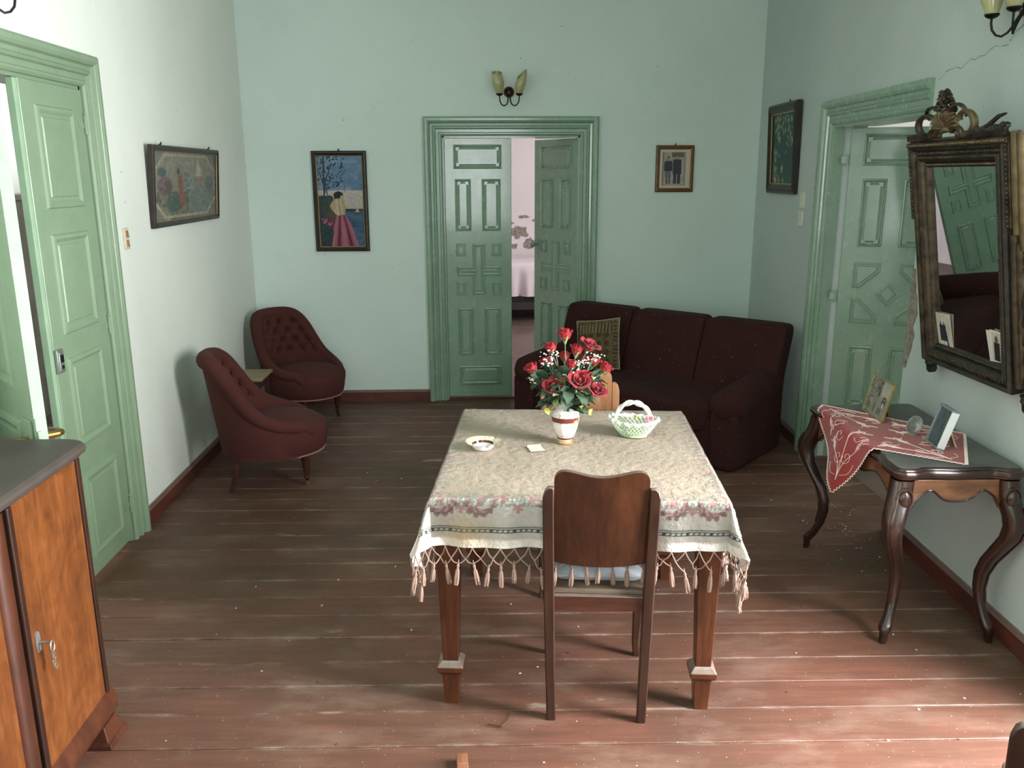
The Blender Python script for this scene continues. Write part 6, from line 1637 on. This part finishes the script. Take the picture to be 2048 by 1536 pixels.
# ------------------------------------------------------------------ wall lamps, switches
SHADE = NT('cream_lamp_glass'); SHADE.base(SHADE.ramp(SHADE.noise(9, SHADE.coord(), 3), [(0.3, S(160, 156, 112)), (0.7, S(182, 176, 134))])); SHADE.set(rough=0.14, coat=0.5, sub=0.15); SHADE = SHADE.m
def build_sconce():
    t = thing('wall_sconce', '', 'wall lamp')
    RX = Matrix.Rotation(PI / 2, 4, 'X')
    m = MB(); m.lathe([(0.001, 0.022), (0.012, 0.020), (0.028, 0.016), (0.036, 0.010), (0.040, 0.004), (0.041, 0.0)], 32, T=RX); pl = m.build('wall_plate', m_plain('dark_bronze', S(48, 36, 28), 0.35, 0.7), t)
    m = MB(); m.lathe([(0.031, 0.0145), (0.0345, 0.0165), (0.0375, 0.011)], 32, T=RX, cap=False); m.ball((0, -0.024, -0.012), 0.006, 8, 6); m.ball((-0.008, -0.022, 0.024), 0.004, 8, 6); m.build('copper_ring', m_plain('copper_ring_metal', S(150, 104, 78), 0.35, 0.8), pl)
    for s in (-1, 1):
        P = [(s * 0.008, -0.012, -0.018), (s * 0.008, -0.028, -0.040), (s * 0.010, -0.042, -0.070), (s * 0.020, -0.054, -0.092), (s * 0.038, -0.066, -0.103), (s * 0.056, -0.078, -0.096), (s * 0.069, -0.088, -0.076), (s * 0.073, -0.092, -0.050), (s * 0.073, -0.092, -0.030)]
        m = MB(); m.tube(P, 0.0045, 10); ar = m.build('arm', IRON, t)
        m = MB(); m.lathe([(0.006, -0.036), (0.020, -0.030), (0.027, -0.022), (0.027, -0.018), (0.005, -0.018)], 20, T=Matrix.Translation((s * 0.073, -0.092, 0))); m.build('cup', IRON, ar)
        m = MB()
        def shade(a, b, off=0.0):
            an = a * 2 * PI; r = (0.022 + 0.024 * math.sin(min(1, b * 1.25) * PI * 0.55) - 0.010 * max(0, b - 0.55) / 0.45) - off
            top = 0.118 + 0.034 * math.cos(an - (0.4 if s > 0 else PI * 0.75)) if s > 0 else 0.128 + 0.016 * math.cos(an - PI * 0.5)
            z = -0.020 + (top + 0.020) * b
            return (s * 0.073 + r * math.cos(an) + s * 0.02 * b, -0.092 + r * math.sin(an) - 0.006 * b, z)
        m.grid(lambda a, b: shade(a, b), 32, 14, wu=True); m.grid(lambda a, b: shade(a, b, 0.003), 32, 14, wu=True, flip=True)
        m.build('glass_shade', SHADE, t, ang=180, fix=False)
    return t
def build_fixtures():
    s = build_sconce(); p = on_back(0.231, 2.383); s.location = p['loc']; s.rotation_euler = (0, 0, p['rz']); s['label'] = 'twin-arm wall lamp with cream tulip shades above the middle door'; s['group'] = 'wall lamps'
    b = copy_tree(s); p = on_right(3.315, 2.385); b.location = p['loc']; b.rotation_euler = (0, 0, p['rz']); b['label'] = 'cream-shaded wall lamp at the top right corner above the mirror'
    c = copy_tree(s); p = on_left(3.305, 2.455); c.location = p['loc']; c.rotation_euler = (0, 0, p['rz']); c['label'] = 'wall lamp cut off at the top left corner above the light green door'
    IV = m_plain('yellowed_plastic', S(206, 198, 172), 0.4, var=0.06); IV2 = m_plain('greyed_plastic', S(216, 214, 200), 0.4, var=0.06); BRD = m_plain('brown_rocker', S(150, 118, 88), 0.5)
    def sw(label, place, w, h, kind, mat):
        t = thing('light_switch' if kind == 's' else 'wall_socket', label, 'switch' if kind == 's' else 'socket', place['loc'], place['rz'])
        m = MB(); m.box(-w / 2, w / 2, -0.010, 0, -h / 2, h / 2); m.build('plate', mat, t, bevel=0.003)
        if kind == 's':
            for q in (0.22, -0.22):
                m = MB(); m.prism([(-0.017, h * q - h * 0.16), (-0.010, h * q - h * 0.16), (-0.010, h * q + h * 0.16), (-0.012, h * q + h * 0.16)], 'x', -w * 0.22, w * 0.22); m.build('rocker', BRD if mat is IV else mat, t, smooth=False, bevel=0.001)
        else:
            m = MB(); m.lathe([(0.016, 0.0), (0.016, 0.002), (0.013, 0.003)], 18, T=Matrix.Translation((0, -0.0095, -h * .05)) @ Matrix.Rotation(PI / 2, 4, 'X')); so = m.build('socket_ring', mat, t)
            m = MB(); m.lathe([(0.003, 0), (0.003, 0.004)], 8, T=Matrix.Translation((0, -0.0095, -h * .05)) @ Matrix.Rotation(PI / 2, 4, 'X')); m.build('pin_hole', IRON, so)
    sw('yellowed double light switch on the left wall beside the door', on_left(4.335, 1.478), 0.055, 0.105, 's', IV)
    sw('upper pale switch plate on the right wall beside the door frame', on_right(5.600, 1.612), 0.080, 0.105, 's', IV2)
    sw('lower pale socket plate on the right wall beside the door frame', on_right(5.610, 1.492), 0.080, 0.100, 'p', IV2)
build_fixtures()

# ------------------------------------------------------------------ next rooms and floor litter
def build_bed():
    t = thing('bed', 'bed with a pinkish white spread seen through the open double door', 'bed', (0.55, 10.85, 0))
    FR = m_plain('dark_bed_frame', S(44, 36, 34), 0.5)
    m = MB(); m.box(-1.0, 1.0, -0.50, 0.45, 0.26, 0.38); m.build('bed_frame', FR, t, smooth=False, bevel=0.01)
    for sx in (-0.95, 0.95):
        for sy in (-0.46, 0.41):
            m = MB(); m.box(sx - 0.03, sx + 0.03, sy - 0.03, sy + 0.03, 0, 0.27); m.build('leg', FR, t, smooth=False)
    m = MB(); soft_box(m, -0.99, 0.99, -0.50, 0.45, 0.36, 0.70, 8, 14); m.build('mattress', WHITEWALL, t)
    SPR = m_fabric('pinkish_bedspread', S(206, 190, 194), S(222, 208, 210), 0.9, 0.1, 3, 200)
    def f(a, b):
        x = (a * 2 - 1) * 1.02; q = b * 1.45
        if q < 0.95: y, z = 0.45 - q, 0.735 + 0.006 * math.sin(x * 9) * math.sin(y_(q) * 8)
        else:
            d = q - 0.95; y = -0.515 - 0.02 * math.sin(x * 17) * d / 0.4 - 0.012 * math.sin(x * 41 + 1) * d / 0.4 - 0.02 * min(1, d * 8); z = 0.735 - d * 0.80 - 0.004
        return (x, y, z)
    def y_(q): return 0.45 - q
    m = MB(); m.grid(f, 90, 40); m.build('bedspread', SPR, t, ang=180, fix=False)
    w = thing('wardrobe', 'dark grey cupboard glimpsed through the gap of the left door', 'cupboard', (-3.75, 6.28, 0))
    WG = m_wood('grey_brown_wardrobe', S(78, 70, 66), S(98, 90, 84), S(116, 106, 100), 'z')
    m = MB(); m.box(-0.55, 0.55, -0.28, 0.30, 0.06, 1.62); m.build('body', WG, w, smooth=False, bevel=0.006)
    for s in (-1, 1):
        m = MB(); m.box(min(0, s * 0.53), max(0, s * 0.53), -0.298, -0.281, 0.10, 1.58); d = m.build('door', WG, w, smooth=False, bevel=0.004)
        m = MB(); m.ball((s * 0.05, -0.31, 0.85), 0.015); m.build('knob', BRASS, d)
    m = MB(); m.box(-0.58, 0.58, -0.31, 0.30, 1.62, 1.66); m.box(-0.53, 0.53, -0.26, 0.28, 0, 0.06); m.build('cornice', WG, w, smooth=False, bevel=0.004)
build_bed()

def build_litter():
    m = MB(); m.tube([(-0.046, 0.018, 0.006), (-0.015, 0.004, 0.010), (0.0, 0.0, 0.009), (0.022, 0.024, 0.012), (0.032, 0.052, 0.010), (0.027, 0.080, 0.005)], [0.0016, 0.0020, 0.0024, 0.0022, 0.002, 0.0014], 6)
    tag(m.build('twig', m_plain('dry_twig', S(66, 42, 26), 0.8), None, loc=(0.051, 2.446, 0)), 'thin bent dry twig lying on the floorboards', 'twig')
    m = MB(); loft(m, [(0, 0, 0, 0.019, 0.030), (0, 0.004, 0.030, 0.017, 0.024)])
    tag(m.build('wood_block', m_wood('raw_block', S(104, 66, 48), S(130, 86, 64), S(148, 104, 80), 'y'), None, loc=(-0.075, 2.262, 0.001), rot=(0, 0, 0.08), smooth=False, bevel=0.002), 'small wooden block on the floor at the bottom edge', 'block')
    random.seed(77)
    CR = [m_plain('plaster_crumb', S(196, 190, 180), 0.95), m_plain('dark_crumb', S(60, 46, 38), 0.9)]
    for kind, (mat, cnt) in enumerate(((CR[0], 130), (CR[1], 60))):
        m = MB()
        for k in range(cnt):
            if kind == 0 and k < 60: x, y = random.gauss(1.85, 0.10), random.gauss(4.05, 0.22)
            else: x, y = random.uniform(-1.1, 1.9), random.uniform(2.2, 5.2)
            if x > xr(y) - 0.05 or x < -1.1: continue
            s = random.uniform(0.0008, 0.0024) * (1.2 if kind == 0 else 1)
            T = Matrix.Translation((x, y, s * 0.6)) @ Matrix.Rotation(random.uniform(0, 6), 4, 'Z')
            m.box(-s * 1.6, s * 1.6, -s, s, -s * 0.5, s * 0.6, T=T)
        o = m.build('floor_crumbs', mat, None, smooth=False, fix=False); o['kind'] = 'stuff'
        tag(o, ('pale plaster crumbs scattered over the floorboards' if kind == 0 else 'dark specks of dirt scattered over the floorboards'), 'debris')
build_litter()
